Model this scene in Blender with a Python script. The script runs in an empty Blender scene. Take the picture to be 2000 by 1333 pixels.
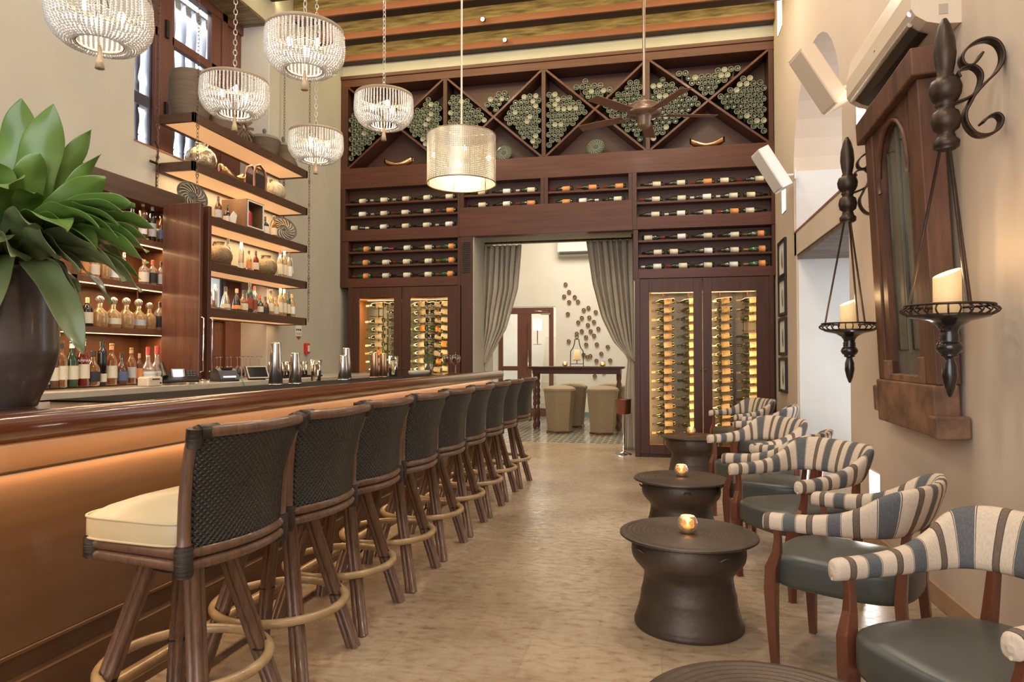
import bpy, math, random
from math import pi, sin, cos, radians as R
from mathutils import Vector, Matrix
random.seed(7)
S = bpy.context.scene
C = S.collection

# ------------------------------------------------------------------ camera, world, exposure
cd = bpy.data.cameras.new('camera'); cam = bpy.data.objects.new('camera', cd); C.objects.link(cam)
cd.sensor_width = 36; cd.lens = 24.0; cd.clip_end = 200; cd.clip_start = .05
cam.location = (0, 0, 1.33)
cam.rotation_euler = (R(90) + math.atan(31/1333.3), 0, math.atan(290/1333.3))
S.camera = cam
w = bpy.data.worlds.new('sky'); S.world = w; w.use_nodes = True
wb = w.node_tree.nodes['Background']; wb.inputs[0].default_value = (.80, .88, 1, 1); wb.inputs[1].default_value = 2.0
S.view_settings.view_transform = 'Standard'; S.view_settings.look = 'None'
S.view_settings.exposure = 0.30; S.view_settings.gamma = 1
try:
    S.cycles.use_denoising = True
    S.cycles.max_bounces = 7; S.cycles.diffuse_bounces = 4; S.cycles.glossy_bounces = 3; S.cycles.transmission_bounces = 6
    S.cycles.transparent_max_bounces = 10; S.cycles.sample_clamp_indirect = 4; S.cycles.caustics_refractive = False; S.cycles.caustics_reflective = False
except Exception: pass

def light(kind, loc, power, col=(1, .8, .6), size=.1, size_y=None, rot=(0, 0, 0), name='lamp_light', spread=None):
    l = bpy.data.lights.new(name, kind); l.energy = power; l.color = col
    if kind == 'AREA':
        l.shape = 'RECTANGLE' if size_y else 'DISK'; l.size = size
        if size_y: l.size_y = size_y
        if spread: l.spread = spread
    elif kind in ('POINT', 'SPOT'): l.shadow_soft_size = size
    if kind == 'SPOT': l.spot_size = R(75); l.spot_blend = .6
    o = bpy.data.objects.new(name, l); C.objects.link(o); o.location = loc; o.rotation_euler = rot
    return o
WARM = (1, .62, .30); SOFT = (1, .87, .72); DAY = (.80, .90, 1)
# daylight in the right-hand niches; fills added by the left window and behind the camera
light('AREA', (2.25, 6.85, 1.5), 20, DAY, 2.2, 1.9, (0, R(90), 0), 'day_and_fill_light')
light('AREA', (2.2, 6.95, 3.6), 14, DAY, 1.5, 1.8, (0, R(90), 0), 'day_and_fill_light')
light('AREA', (-1.4, -3.6, 3.0), 120, (1, .94, .86), 5.5, 4.0, (R(90), 0, 0), 'day_and_fill_light')  # unseen fill added behind the camera
light('AREA', (-5.14, 6.3, 5.30), 12, DAY, .16, 1.9, (0, R(12), 0), 'day_and_fill_light')  # fill added to lighten the shaded balusters
# unseen fill lights added under the beams
for x, y in ((-.4, .8), (-.4, 3.4), (-.2, 6.0), (-2.4, 1.6), (-3.3, 4.4), (-2.4, 7.6), (.5, 7.6), (.1, 1.5), (.4, 4.6)):
    light('AREA', (x, y, 5.6), 26, SOFT, .3, name='ceiling_fill')
# LED strips of the bar front
light('AREA', (-2.005, 3.3, 1.044), 24, (1, .70, .42), .02, 10.2, (0, R(16), 0), 'strip_light')
light('AREA', (-2.060, 3.3, .942), 13, (1, .70, .42), .012, 10.2, (0, R(12), 0), 'strip_light')

# ------------------------------------------------------------------ materials
MT = {}
def M(name, col, rough=.5, metal=0, var=None, scale=4, bump=0, bscale=None, trans=0, emit=None, es=0, coat=0, alpha=1, spec=.5, ior=1.45, sheen=0, rnd=0, sharp=.15, detail=5, sss=0):
    if name in MT: return MT[name]
    m = bpy.data.materials.new(name); m.use_nodes = True; nt = m.node_tree; b = nt.nodes['Principled BSDF']
    L = nt.links.new
    def put(k, v):
        if k in b.inputs: b.inputs[k].default_value = v
    c4 = (*col, 1)
    put('Base Color', c4); put('Roughness', rough); put('Metallic', metal); put('Transmission Weight', trans); put('Coat Weight', coat)
    put('Coat Roughness', .12); put('Alpha', alpha); put('Specular IOR Level', spec); put('IOR', ior); put('Sheen Weight', sheen)
    if sss: put('Subsurface Weight', sss); put('Subsurface Radius', (.02, .01, .005))
    if emit: put('Emission Color', (*emit, 1)); put('Emission Strength', es)
    if var or bump:
        tc = nt.nodes.new('ShaderNodeTexCoord'); mp = nt.nodes.new('ShaderNodeMapping'); L(tc.outputs['Object'], mp.inputs[0])
        mp.inputs['Scale'].default_value = scale if isinstance(scale, tuple) else (scale,)*3
        n = nt.nodes.new('ShaderNodeTexNoise'); n.inputs['Scale'].default_value = 1; n.inputs['Detail'].default_value = detail; n.inputs['Roughness'].default_value = .6
        L(mp.outputs[0], n.inputs['Vector'])
        if var:
            r = nt.nodes.new('ShaderNodeValToRGB'); r.color_ramp.elements[0].position = .5-sharp; r.color_ramp.elements[1].position = .5+sharp
            r.color_ramp.elements[0].color = (*var, 1); r.color_ramp.elements[1].color = c4
            L(n.outputs[0], r.inputs[0]); src = r.outputs[0]
            L(src, b.inputs['Base Color'])
        if bump:
            n2 = n
            if bscale:
                mp2 = nt.nodes.new('ShaderNodeMapping'); L(tc.outputs['Object'], mp2.inputs[0]); mp2.inputs['Scale'].default_value = bscale if isinstance(bscale, tuple) else (bscale,)*3
                n2 = nt.nodes.new('ShaderNodeTexNoise'); n2.inputs['Scale'].default_value = 1; L(mp2.outputs[0], n2.inputs['Vector'])
            bp = nt.nodes.new('ShaderNodeBump'); bp.inputs['Strength'].default_value = bump; bp.inputs['Distance'].default_value = .01
            L(n2.outputs[0], bp.inputs['Height']); L(bp.outputs[0], b.inputs['Normal'])
    MT[name] = m; return m

plaster = M('cream_plaster', (.53, .50, .42), .75, var=(.43, .405, .335), scale=(.9, .9, .55), bump=.25, bscale=9, spec=.3, sharp=.22)
plaster_w = M('warm_plaster', (.68, .575, .475), .7, var=(.60, .475, .36), scale=(.7, .7, .35), bump=.2, bscale=8, spec=.3, sharp=.3)
plaster_n = M('niche_plaster', (.72, .70, .67), .75, var=(.62, .60, .57), scale=2, bump=.2, bscale=8, sharp=.3)
white_pl = M('white_plaster', (.80, .75, .66), .75, var=(.74, .69, .60), scale=1.2, bump=.1)
dwood = M('dark_red_wood', (.112, .041, .025), .38, var=(.060, .022, .014), scale=(1.2, 6, 26), bump=.08, spec=.3, coat=.04, sharp=.25)
dwood_v = M('dark_red_wood_upright', (.085, .034, .021), .38, var=(.046, .019, .012), scale=(26, 6, 1.2), bump=.08, spec=.3, coat=.04, sharp=.25)
rackback = M('rack_back_wood', (.085, .032, .022), .5, var=(.05, .02, .014), scale=(1.2, 6, 22), sharp=.25)
shelfwood = M('brown_shelf_wood', (.105, .052, .030), .42, var=(.06, .03, .018), scale=(14, 1.4, 26), bump=.1, sharp=.25)
barwood = M('bar_mahogany', (.17, .055, .022), .2, var=(.09, .028, .012), scale=(14, .9, 22), coat=.6, sharp=.25)
panel = M('bar_panel_walnut', (.165, .082, .036), .36, var=(.09, .043, .019), scale=(12, .55, 9), coat=.2, sharp=.3)
cabwood = M('cabinet_wood', (.20, .085, .04), .4, var=(.12, .05, .025), scale=(18, 18, 1.1), coat=.1, sharp=.3)
doorwood = M('folding_door_wood', (.17, .068, .038), .33, var=(.075, .028, .018), scale=(26, 26, 1.1), coat=.2, sharp=.25)
rattan = M('rattan_pole', (.19, .098, .054), .38, var=(.075, .042, .028), scale=(70, 70, 5), coat=.3, bump=.1, sharp=.25)
cane = M('pale_cane', (.56, .40, .21), .3, var=(.28, .17, .08), scale=(9, 9, 9), coat=.3, sharp=.3)
wrap = M('leather_binding', (.03, .02, .015), .4, bump=.6, scale=(8, 8, 160))
cream = M('cream_leather', (.60, .49, .30), .42, var=(.54, .43, .26), scale=5, bump=.08, coat=.1, spec=.4)
grey_l = M('grey_green_leather', (.075, .080, .070), .33, var=(.06, .063, .055), scale=4, bump=.05, spec=.5)
redwood = M('chair_leg_wood', (.17, .052, .026), .3, var=(.10, .03, .016), scale=(30, 30, 3), coat=.4, sharp=.25)
bronze = M('drum_bronze', (.13, .095, .068), .46, metal=.55, var=(.060, .044, .034), scale=5, bump=.15, bscale=40, sharp=.3)
iron = M('wrought_iron', (.045, .032, .025), .42, metal=.7, var=(.07, .045, .03), scale=12, bump=.15)
blackgl = M('black_turned_wood', (.018, .014, .012), .22, coat=.5)
chainm = M('chain_metal', (.16, .11, .08), .4, metal=.8)
chain_s = M('silver_chain', (.62, .60, .56), .3, metal=.8)
bead = M('glass_bead', (.66, .64, .62), .12, spec=.9, coat=.5)
twine = M('twine_wrap', (.42, .34, .24), .8, var=(.26, .20, .14), scale=(3, 3, 90), bump=.5)
tasselm = M('tassel_twine', (.52, .40, .26), .8, bump=.6, scale=(90, 90, 3))
bulbm = M('bulb', (1, .9, .7), .3, emit=(1, .80, .52), es=30)
flame = M('candle_flame', (1, .8, .4), .3, emit=(1, .72, .32), es=18)
wax = M('candle_wax', (.80, .60, .34), .45, emit=(1, .58, .22), es=.30, sss=.2)
brass = M('brass', (.60, .40, .18), .22, metal=1)
gold = M('hammered_gold', (.72, .48, .24), .18, metal=1, bump=.3, scale=30)
steel = M('brushed_steel', (.62, .60, .56), .2, metal=1)
copper = M('copper', (.62, .40, .24), .25, metal=1)
chrome = M('chrome', (.8, .8, .8), .12, metal=1)
wht = M('white_plastic', (.74, .70, .66), .35)
wht_c = M('cream_plastic', (.70, .58, .45), .35)
blk = M('black_plastic', (.015, .015, .016), .35)
dgrey = M('dark_grey_plastic', (.05, .05, .055), .4)
scr = M('lit_screen', (.8, .9, 1), .3, emit=(.85, .95, 1), es=1.6)
screen_d = M('dark_screen', (.015, .017, .02), .08)
glass = M('clear_glass', (1, 1, 1), .02, trans=1, spec=.5)
paneg = M('pane_glass', (1, 1, 1), .0, trans=1, ior=1.02)
marble = M('pale_marble', (.55, .50, .42), .3, var=(.42, .37, .30), scale=7, sharp=.3)
stonem = M('stone_lintel', (.20, .16, .13), .8, var=(.12, .09, .08), scale=(3, 9, 9), bump=.5)
brick = M('brick_edge', (.32, .15, .09), .85, var=(.20, .10, .07), scale=14, bump=.5)
oldbeam = M('old_ceiling_timber', (.34, .26, .12), .40, var=(.09, .06, .03), scale=(2.5, 22, 22), bump=.6, coat=.3, sharp=.16)
beamface = M('ceiling_trim_board', (.30, .115, .055), .45, var=(.20, .07, .035), scale=(1.5, 8, 8), sharp=.3)
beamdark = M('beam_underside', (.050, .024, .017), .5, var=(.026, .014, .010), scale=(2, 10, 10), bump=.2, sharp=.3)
ceilm = M('ceiling_boards', (.32, .24, .13), .7, var=(.22, .16, .09), scale=(1, 7, 7))
led = M('led_strip', (1, .9, .6), .4, emit=(1, .78, .36), es=5)
ledw = M('led_warm', (1, .7, .4), .4, emit=(1, .62, .28), es=3.2)
ledpanel = M('lit_shelf_diffuser', (.70, .50, .30), .6, emit=(1, .52, .22), es=.50)
spotm = M('spot_glow', (1, 1, 1), .3, emit=(1, .95, .85), es=60)
winlit = M('daylit_slot', (1, 1, .97), .5, emit=(1, .97, .92), es=3.2)
basket = M('coiled_basket', (.17, .115, .07), .7, var=(.09, .065, .045), scale=(3, 3, 40), bump=.5, sharp=.3)
potgl = M('glazed_pot', (.105, .085, .075), .32, var=(.05, .036, .03), scale=(3, 3, 9), bump=.15, coat=.4, sharp=.3)
leafm = M('leaf_green', (.16, .27, .05), .34, var=(.085, .16, .035), scale=6, coat=.2, sharp=.3, spec=.5)
leafu = M('leaf_dull', (.16, .19, .075), .36, var=(.10, .13, .05), scale=5, coat=.2, sharp=.3)
leaft = M('leaf_tip', (.10, .035, .02), .5)
soil = M('soil', (.03, .02, .015), .9)
wframe = M('window_frame_wood', (.19, .075, .05), .42, var=(.12, .045, .03), scale=(20, 20, 2), sharp=.3)
balus = M('painted_baluster', (.72, .73, .78), .5)
curtain = M('grey_taupe_curtain', (.47, .42, .34), .8, var=(.41, .365, .295), scale=30, bump=.15, sheen=.1)
linen = M('woven_linen', (.42, .31, .20), .85, var=(.33, .245, .155), scale=(60, 60, 60), bump=.3)
oldwood = M('old_window_wood', (.155, .062, .030), .5, var=(.055, .025, .016), scale=(12, 12, 2.5), bump=.35, sharp=.2)
oldgrey = M('weathered_grey_green_board', (.17, .16, .125), .55, var=(.085, .066, .045), scale=(9, 9, 1.6), bump=.5, sharp=.2)
oldbase = M('worn_sill_wood', (.26, .13, .065), .6, var=(.10, .05, .03), scale=(7, 5, 7), bump=.5, sharp=.15)
red = M('alarm_red', (.55, .03, .02), .35)
paper = M('paper', (.80, .77, .70), .7)
prnt = M('print_grey', (.32, .29, .26), .7)
mat_s = M('rubber_mat', (.015, .014, .013), .9, spec=.12)
ceram = M('carved_green_plate', (.045, .065, .055), .3, coat=.3)
platem = M('carved_dark_plate', (.06, .055, .045), .4)
perf = M('pierced_metal_jar', (.34, .25, .13), .45, metal=.2, var=(.14, .11, .07), scale=60, bump=.5, bscale=60, sharp=.2)
silver = M('mercury_glass', (.60, .52, .38), .25, metal=.8, var=(.30, .22, .12), scale=50, bump=.4, bscale=60, sharp=.2)
votg = M('gold_votive_glass', (1, .70, .36), .18, trans=.75, bump=.6, bscale=70)
pewter = M('pewter', (.10, .09, .08), .35, metal=.7)
tileb = M('blue_grey_paint', (.20, .25, .26), .6)
sculpt = M('driftwood', (.20, .13, .09), .6, var=(.12, .08, .055), scale=20)
red_liq = M('red_bottle_glass', (.20, .012, .008), .08, trans=.25)
darkgl = M('dark_green_bottle_glass', (.018, .026, .014), .08, coat=.5, spec=.7)
botglass = M('end_on_bottle_glass', (.030, .036, .026), .16, var=(.014, .017, .012), scale=60, coat=.2)
botrim = M('bottle_base_rim', (.24, .26, .19), .3, coat=.3)
botpale = M('pale_bottle_glass', (.24, .235, .17), .3, coat=.2)
amber = M('amber_bottle', (.45, .17, .03), .06, trans=.6, coat=.4)
goldl = M('golden_bottle', (.90, .60, .24), .06, trans=.7, coat=.4)
clearb = M('clear_bottle', (.88, .80, .66), .05, trans=.8, coat=.4)
brownb = M('brown_bottle', (.10, .035, .012), .08, coat=.6, spec=.7)
greenb = M('green_bottle', (.018, .05, .016), .08, coat=.6, spec=.7)
blackb = M('black_bottle', (.012, .011, .010), .12, coat=.6)
lab_c = M('cream_label', (.72, .65, .50), .6); lab_w = M('white_label', (.80, .78, .74), .6); lab_o = M('orange_label', (.75, .30, .10), .55)
lab_g = M('grey_label', (.50, .50, .52), .6); lab_k = M('black_label', (.03, .03, .035), .5); lab_r = M('red_label', (.30, .06, .04), .5); lab_b = M('blue_label', (.10, .14, .25), .5)
lab_p = M('purple_label', (.28, .10, .40), .5)
foil_g = M('gold_foil', (.72, .46, .20), .3, metal=.8); foil_r = M('red_foil', (.45, .05, .05), .35, metal=.4); foil_k = M('black_foil', (.02, .02, .02), .35); cork = M('cork', (.45, .29, .16), .8)
pinkliq = M('pink_drink', (.95, .55, .45), .05, trans=.8); yelliq = M('yellow_drink', (.95, .85, .45), .05, trans=.8)
stemm = M('herb_stem', (.17, .20, .08), .5)

def nodes(name, rough=.5):
    m = bpy.data.materials.new(name); m.use_nodes = True; nt = m.node_tree; b = nt.nodes['Principled BSDF']; b.inputs['Roughness'].default_value = rough
    return m, nt, b, nt.nodes.new, nt.links.new
def ramp(nt, stops, interp='LINEAR'):
    r = nt.nodes.new('ShaderNodeValToRGB'); r.color_ramp.interpolation = interp
    e = r.color_ramp.elements
    while len(e) < len(stops): e.new(.5)
    for i, (p, c) in enumerate(stops): e[i].position = p; e[i].color = (*c, 1)
    return r
def mth(nt, op, a, b=None):
    n = nt.nodes.new('ShaderNodeMath'); n.operation = op
    for i, x in enumerate((a, b)):
        if x is None: continue
        if isinstance(x, (int, float)): n.inputs[i].default_value = x
        else: nt.links.new(x, n.inputs[i])
    return n.outputs[0]
# travertine floor
travertine, nt, b, N, L = nodes('travertine', .22)
tc = N('ShaderNodeTexCoord'); n1 = N('ShaderNodeTexNoise'); n1.inputs['Scale'].default_value = 1.3; n1.inputs['Detail'].default_value = 4; L(tc.outputs['Object'], n1.inputs['Vector'])
mp = N('ShaderNodeMapping'); mp.inputs['Scale'].default_value = (8, 15, 1); L(tc.outputs['Object'], mp.inputs[0])
n2 = N('ShaderNodeTexNoise'); n2.inputs['Scale'].default_value = 1.5; n2.inputs['Detail'].default_value = 9; n2.inputs['Roughness'].default_value = .72; L(mp.outputs[0], n2.inputs['Vector'])
r1 = ramp(nt, [(.3, (.35, .255, .17)), (.5, (.47, .365, .25)), (.7, (.54, .435, .31))]); L(n1.outputs[0], r1.inputs[0])
r2 = ramp(nt, [(.34, (.30, .19, .11)), (.42, (.74, .64, .54)), (.52, (.96, .94, .92)), (.66, (1, 1, 1))]); L(n2.outputs[0], r2.inputs[0])
mx = N('ShaderNodeMix'); mx.data_type = 'RGBA'; mx.blend_type = 'MULTIPLY'; mx.inputs[0].default_value = .75; L(r1.outputs[0], mx.inputs[6]); L(r2.outputs[0], mx.inputs[7])
bk = N('ShaderNodeTexBrick'); bk.inputs['Scale'].default_value = 1; bk.inputs['Mortar Size'].default_value = .0022; bk.inputs['Brick Width'].default_value = .60; bk.inputs['Row Height'].default_value = .40; bk.inputs['Color1'].default_value = (1, 1, 1, 1); bk.inputs['Color2'].default_value = (.86, .86, .86, 1); bk.inputs['Mortar'].default_value = (.74, .70, .64, 1)
L(tc.outputs['Object'], bk.inputs['Vector'])
mx2 = N('ShaderNodeMix'); mx2.data_type = 'RGBA'; mx2.blend_type = 'MULTIPLY'; mx2.inputs[0].default_value = 1; L(mx.outputs[2], mx2.inputs[6]); L(bk.outputs[0], mx2.inputs[7]); L(mx2.outputs[2], b.inputs['Base Color'])
rr = ramp(nt, [(.3, (.42,)*3), (.6, (.2,)*3)]); L(n2.outputs[0], rr.inputs[0]); L(rr.outputs[0], b.inputs['Roughness'])
# patterned cement tile of the back room
cement, nt, b, N, L = nodes('patterned_cement_tile', .18)
tc = N('ShaderNodeTexCoord'); sp = N('ShaderNodeSeparateXYZ'); L(tc.outputs['Object'], sp.inputs[0])
fx = mth(nt, 'SINE', mth(nt, 'MULTIPLY', sp.outputs[0], 2*pi/.2)); fy = mth(nt, 'SINE', mth(nt, 'MULTIPLY', sp.outputs[1], 2*pi/.2))
gx = mth(nt, 'SINE', mth(nt, 'MULTIPLY', sp.outputs[0], 2*pi/.1)); gy = mth(nt, 'SINE', mth(nt, 'MULTIPLY', sp.outputs[1], 2*pi/.1))
v = mth(nt, 'ADD', mth(nt, 'MULTIPLY', fx, fy), mth(nt, 'MULTIPLY', mth(nt, 'ADD', gx, gy), .35))
rr = ramp(nt, [(0, (.10, .11, .09)), (.38, (.42, .42, .34)), (.62, (.13, .13, .10)), (.75, (.30, .18, .11))], 'CONSTANT')
L(mth(nt, 'ADD', mth(nt, 'MULTIPLY', v, .33), .5), rr.inputs[0]); L(rr.outputs[0], b.inputs['Base Color'])
# striped upholstery, stripes counted along the cushion by its UVs (metres)
stripe, nt, b, N, L = nodes('striped_upholstery', .8)
uv = N('ShaderNodeUVMap'); sp = N('ShaderNodeSeparateXYZ'); L(uv.outputs[0], sp.inputs[0])
fr = mth(nt, 'FRACT', mth(nt, 'DIVIDE', sp.outputs[0], .172))
be = (.62, .50, .38); sl = (.105, .106, .110); br = (.15, .105, .075); dk = (.055, .045, .04)
r = ramp(nt, [(0, be), (.26, dk), (.275, br), (.385, dk), (.40, be), (.63, dk), (.642, be), (.655, sl), (.93, be), (.945, dk), (.957, be)], 'CONSTANT'); L(fr, r.inputs[0])
n1 = N('ShaderNodeTexNoise'); n1.inputs['Scale'].default_value = 160; n1.inputs['Detail'].default_value = 2; L(uv.outputs[0], n1.inputs['Vector'])
mx = N('ShaderNodeMix'); mx.data_type = 'RGBA'; mx.blend_type = 'SOFT_LIGHT'; mx.inputs[0].default_value = .5; L(r.outputs[0], mx.inputs[6]); L(n1.outputs[0], mx.inputs[7]); L(mx.outputs[2], b.inputs['Base Color'])
# woven rattan panel
weave, nt, b, N, L = nodes('black_woven_rattan', .33)
uv = N('ShaderNodeUVMap'); sp = N('ShaderNodeSeparateXYZ'); L(uv.outputs[0], sp.inputs[0])
k = 2*pi/.021
a1 = mth(nt, 'SINE', mth(nt, 'MULTIPLY', sp.outputs[0], k)); a2 = mth(nt, 'SINE', mth(nt, 'MULTIPLY', sp.outputs[1], k))
h = mth(nt, 'MULTIPLY', a1, a2)
c1 = mth(nt, 'ABSOLUTE', mth(nt, 'SINE', mth(nt, 'MULTIPLY', sp.outputs[1], k*2)))
hh = mth(nt, 'ADD', h, mth(nt, 'MULTIPLY', c1, .35))
r = ramp(nt, [(0, (.004, .0038, .0034)), (.5, (.014, .013, .011)), (1, (.042, .038, .032))]); L(mth(nt, 'ADD', mth(nt, 'MULTIPLY', hh, .4), .45), r.inputs[0]); L(r.outputs[0], b.inputs['Base Color'])
bp = N('ShaderNodeBump'); bp.inputs['Strength'].default_value = .9; bp.inputs['Distance'].default_value = .004; L(hh, bp.inputs['Height']); L(bp.outputs[0], b.inputs['Normal'])
# perforated shade of the drum pendant
shade, nt, b, N, L = nodes('perforated_metal_shade', .35)
b.inputs['Base Color'].default_value = (.62, .55, .42, 1); b.inputs['Metallic'].default_value = .55
uv = N('ShaderNodeUVMap'); sp = N('ShaderNodeSeparateXYZ'); L(uv.outputs[0], sp.inputs[0])
u = mth(nt, 'FRACT', mth(nt, 'DIVIDE', sp.outputs[0], .013)); v = mth(nt, 'FRACT', mth(nt, 'DIVIDE', sp.outputs[1], .013))
ho = mth(nt, 'MULTIPLY', mth(nt, 'GREATER_THAN', u, .66), mth(nt, 'GREATER_THAN', v, .64))
tr = N('ShaderNodeBsdfTransparent'); ms = N('ShaderNodeMixShader'); L(ho, ms.inputs[0]); L(b.outputs[0], ms.inputs[1]); L(tr.outputs[0], ms.inputs[2]); L(ms.outputs[0], nt.nodes['Material Output'].inputs[0])

# ------------------------------------------------------------------ mesh helpers
class MB:
    def __init__(s): s.v = []; s.f = []; s.m = []; s.sm = []; s.uv = []
    def add(s, vs, fs, m=0, smooth=False, uvs=None, T=None):
        o = len(s.v)
        s.v += [tuple(T @ Vector(p)) for p in vs] if T else [tuple(p) for p in vs]
        for i, f in enumerate(fs):
            s.f.append(tuple(o+k for k in f)); s.m.append(m); s.sm.append(smooth)
            s.uv.append([uvs[k] for k in f] if uvs else [(0, 0)]*len(f))
        return s
    def box(s, x0, x1, y0, y1, z0, z1, m=0, T=None):
        v = [(x, y, z) for z in (z0, z1) for y in (y0, y1) for x in (x0, x1)]
        return s.add(v, [(0, 2, 3, 1), (4, 5, 7, 6), (0, 1, 5, 4), (2, 6, 7, 3), (0, 4, 6, 2), (1, 3, 7, 5)], m, False, None, T)
    def grid(s, fn, nu, nv, cu=False, cv=False, m=0, smooth=True, T=None, uvf=None):
        vs = []; uvs = []
        for i in range(nu):
            for j in range(nv):
                r = fn(i, j); vs.append(r[0:3]); uvs.append(uvf(i, j) if uvf else (i, j))
        fs = []
        for i in range(nu if cu else nu-1):
            for j in range(nv if cv else nv-1):
                fs.append((i*nv+j, ((i+1) % nu)*nv+j, ((i+1) % nu)*nv+(j+1) % nv, i*nv+(j+1) % nv))
        return s.add(vs, fs, m, smooth, uvs, T)
    def lathe(s, prof, n=24, c=(0, 0, 0), m=0, smooth=True, T=None, sx=1, sy=1, rot=0, cap=True):
        def fn(i, j):
            a = 2*pi*j/n+rot; r, z = prof[i]; return (c[0]+r*cos(a)*sx, c[1]+r*sin(a)*sy, c[2]+z)
        rm = max(p[0] for p in prof); ln = [0]
        for i in range(1, len(prof)): ln.append(ln[-1]+math.hypot(prof[i][0]-prof[i-1][0], prof[i][1]-prof[i-1][1]))
        s.grid(fn, len(prof), n, False, True, m, smooth, T, lambda i, j: (2*pi*j/n*rm, ln[i]))
        o = len(s.v)-len(prof)*n
        if not cap or (abs(prof[0][0]-prof[-1][0])+abs(prof[0][1]-prof[-1][1])) < 1e-6: return s
        if prof[0][0] > 1e-4: s.f.append(tuple(o+k for k in range(n))[::-1]); s.m.append(m); s.sm.append(False); s.uv.append([(0, 0)]*n)
        if prof[-1][0] > 1e-4:
            q = o+(len(prof)-1)*n; s.f.append(tuple(q+k for k in range(n))); s.m.append(m); s.sm.append(False); s.uv.append([(0, 0)]*n)
        return s
    def tube(s, pts, r, n=8, closed=False, m=0, smooth=True, T=None, flat=None, rot0=0):
        P = [Vector(p) for p in pts]; k = len(P); rr = r if isinstance(r, (list, tuple)) else [r]*k
        fr = []; up = None
        for i in range(k):
            a = P[(i-1) % k] if (closed or i > 0) else P[0]; b = P[(i+1) % k] if (closed or i < k-1) else P[-1]
            t = (b-a).normalized()
            if up is None:
                up = Vector((0, 0, 1)) if abs(t.z) < .95 else Vector((0, 1, 0))
            nn = (up-t*up.dot(t)).normalized(); up = nn; fr.append((nn, t.cross(nn)))
        fx, fy = flat or (1, 1); ln = [0]
        for i in range(1, k): ln.append(ln[-1]+(P[i]-P[i-1]).length)
        def fn(i, j):
            a = 2*pi*j/n+rot0; nn, bb = fr[i]; return P[i]+nn*(cos(a)*rr[i]*fx)+bb*(sin(a)*rr[i]*fy)
        o = len(s.v)
        s.grid(fn, k, n, closed, True, m, smooth, T, lambda i, j: (2*pi*j/n*.02, ln[i]))
        if not closed:
            for q, rev in ((o, True), (o+(k-1)*n, False)):
                f = tuple(q+x for x in range(n)); s.f.append(f[::-1] if rev else f); s.m.append(m); s.sm.append(False); s.uv.append([(0, 0)]*n)
        return s
    def sphere(s, c, r, nu=8, nv=12, m=0, sz=1, T=None):
        return s.lathe([(max(1e-5, r*sin(pi*i/nu)), -r*cos(pi*i/nu)*sz) for i in range(nu+1)], nv, c, m, True, T)
    def prism(s, poly, a, b, axis='z', m=0, T=None, smooth=False):
        n = len(poly)
        def p(q, t): return {'z': (q[0], q[1], t), 'y': (q[0], t, q[1]), 'x': (t, q[0], q[1])}[axis]
        v = [p(q, a) for q in poly]+[p(q, b) for q in poly]
        s.add(v, [tuple(range(n))[::-1], tuple(range(n, 2*n))], m, False, None, T)
        return s.add(v, [(i, (i+1) % n, n+(i+1) % n, n+i) for i in range(n)], m, smooth, None, T)
    def build(s, name, mats, parent=None, bevel=0, loc=None, data=False):
        me = bpy.data.meshes.new(name); me.from_pydata(s.v, [], s.f)
        for mm in (mats if isinstance(mats, (list, tuple)) else [mats]): me.materials.append(mm)
        me.polygons.foreach_set('material_index', s.m); me.polygons.foreach_set('use_smooth', s.sm)
        ul = me.uv_layers.new(name='UVMap'); ul.data.foreach_set('uv', [c for f in s.uv for p in f for c in p])
        me.validate(); me.update()
        if data: return me
        o = bpy.data.objects.new(name, me); C.objects.link(o)
        if parent: o.parent = parent; KIDS.setdefault(parent.name, []).append(o)
        if loc: o.location = loc
        if bevel:
            md = o.modifiers.new('bevel', 'BEVEL'); md.width = bevel; md.segments = 2; md.limit_method = 'ANGLE'; md.angle_limit = R(40)
        return o
def tag(o, label=None, cat=None, group=None, kind=None):
    if label: o['label'] = label
    if cat: o['category'] = cat
    if group: o['group'] = group
    if kind: o['kind'] = kind
    return o
def thing(name, label, cat, loc=(0, 0, 0), rz=0, group=None):
    o = bpy.data.objects.new(name, None); C.objects.link(o); o.location = loc; o.rotation_euler = (0, 0, rz); o.empty_display_size = .05
    return tag(o, label, cat, group)
KIDS = {}
def kids(o): return KIDS.get(o.name, [])
def dup(o, loc=None, rot=None, label=None, group=None, parent=None):
    c = o.copy(); C.objects.link(c)
    if parent is not None: c.parent = parent
    if loc is not None: c.location = loc
    if rot is not None: c.rotation_euler = rot
    if label: c['label'] = label
    if group: c['group'] = group
    for ch in kids(o): dup(ch, parent=c)
    return c
def struct(name, mb, m, bevel=0): return tag(mb.build(name, m, None, bevel), kind='structure')
ORD = ['first', 'second', 'third', 'fourth', 'fifth', 'sixth', 'seventh', 'eighth', 'ninth', 'tenth', 'eleventh', 'twelfth', 'thirteenth', 'fourteenth', 'fifteenth', 'sixteenth', 'seventeenth', 'eighteenth']
XL, XR, YF, ZC = -4.6, 1.45, 9.245, 5.65

# ------------------------------------------------------------------ the setting
struct('floor', MB().box(-5.5, 2.4, -4, 10.45, -.1, 0), travertine)
struct('trim_1', MB().box(-2.58, -.34, 10.40, 10.50, -.05, .004), M('threshold_stone', (.42, .33, .22), .3))
bfl = struct('floor_back_room', MB().box(-6.2, 2.2, 10.45, 18.5, -.1, 0), cement); bfl.name = 'floor_back_room'
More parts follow.
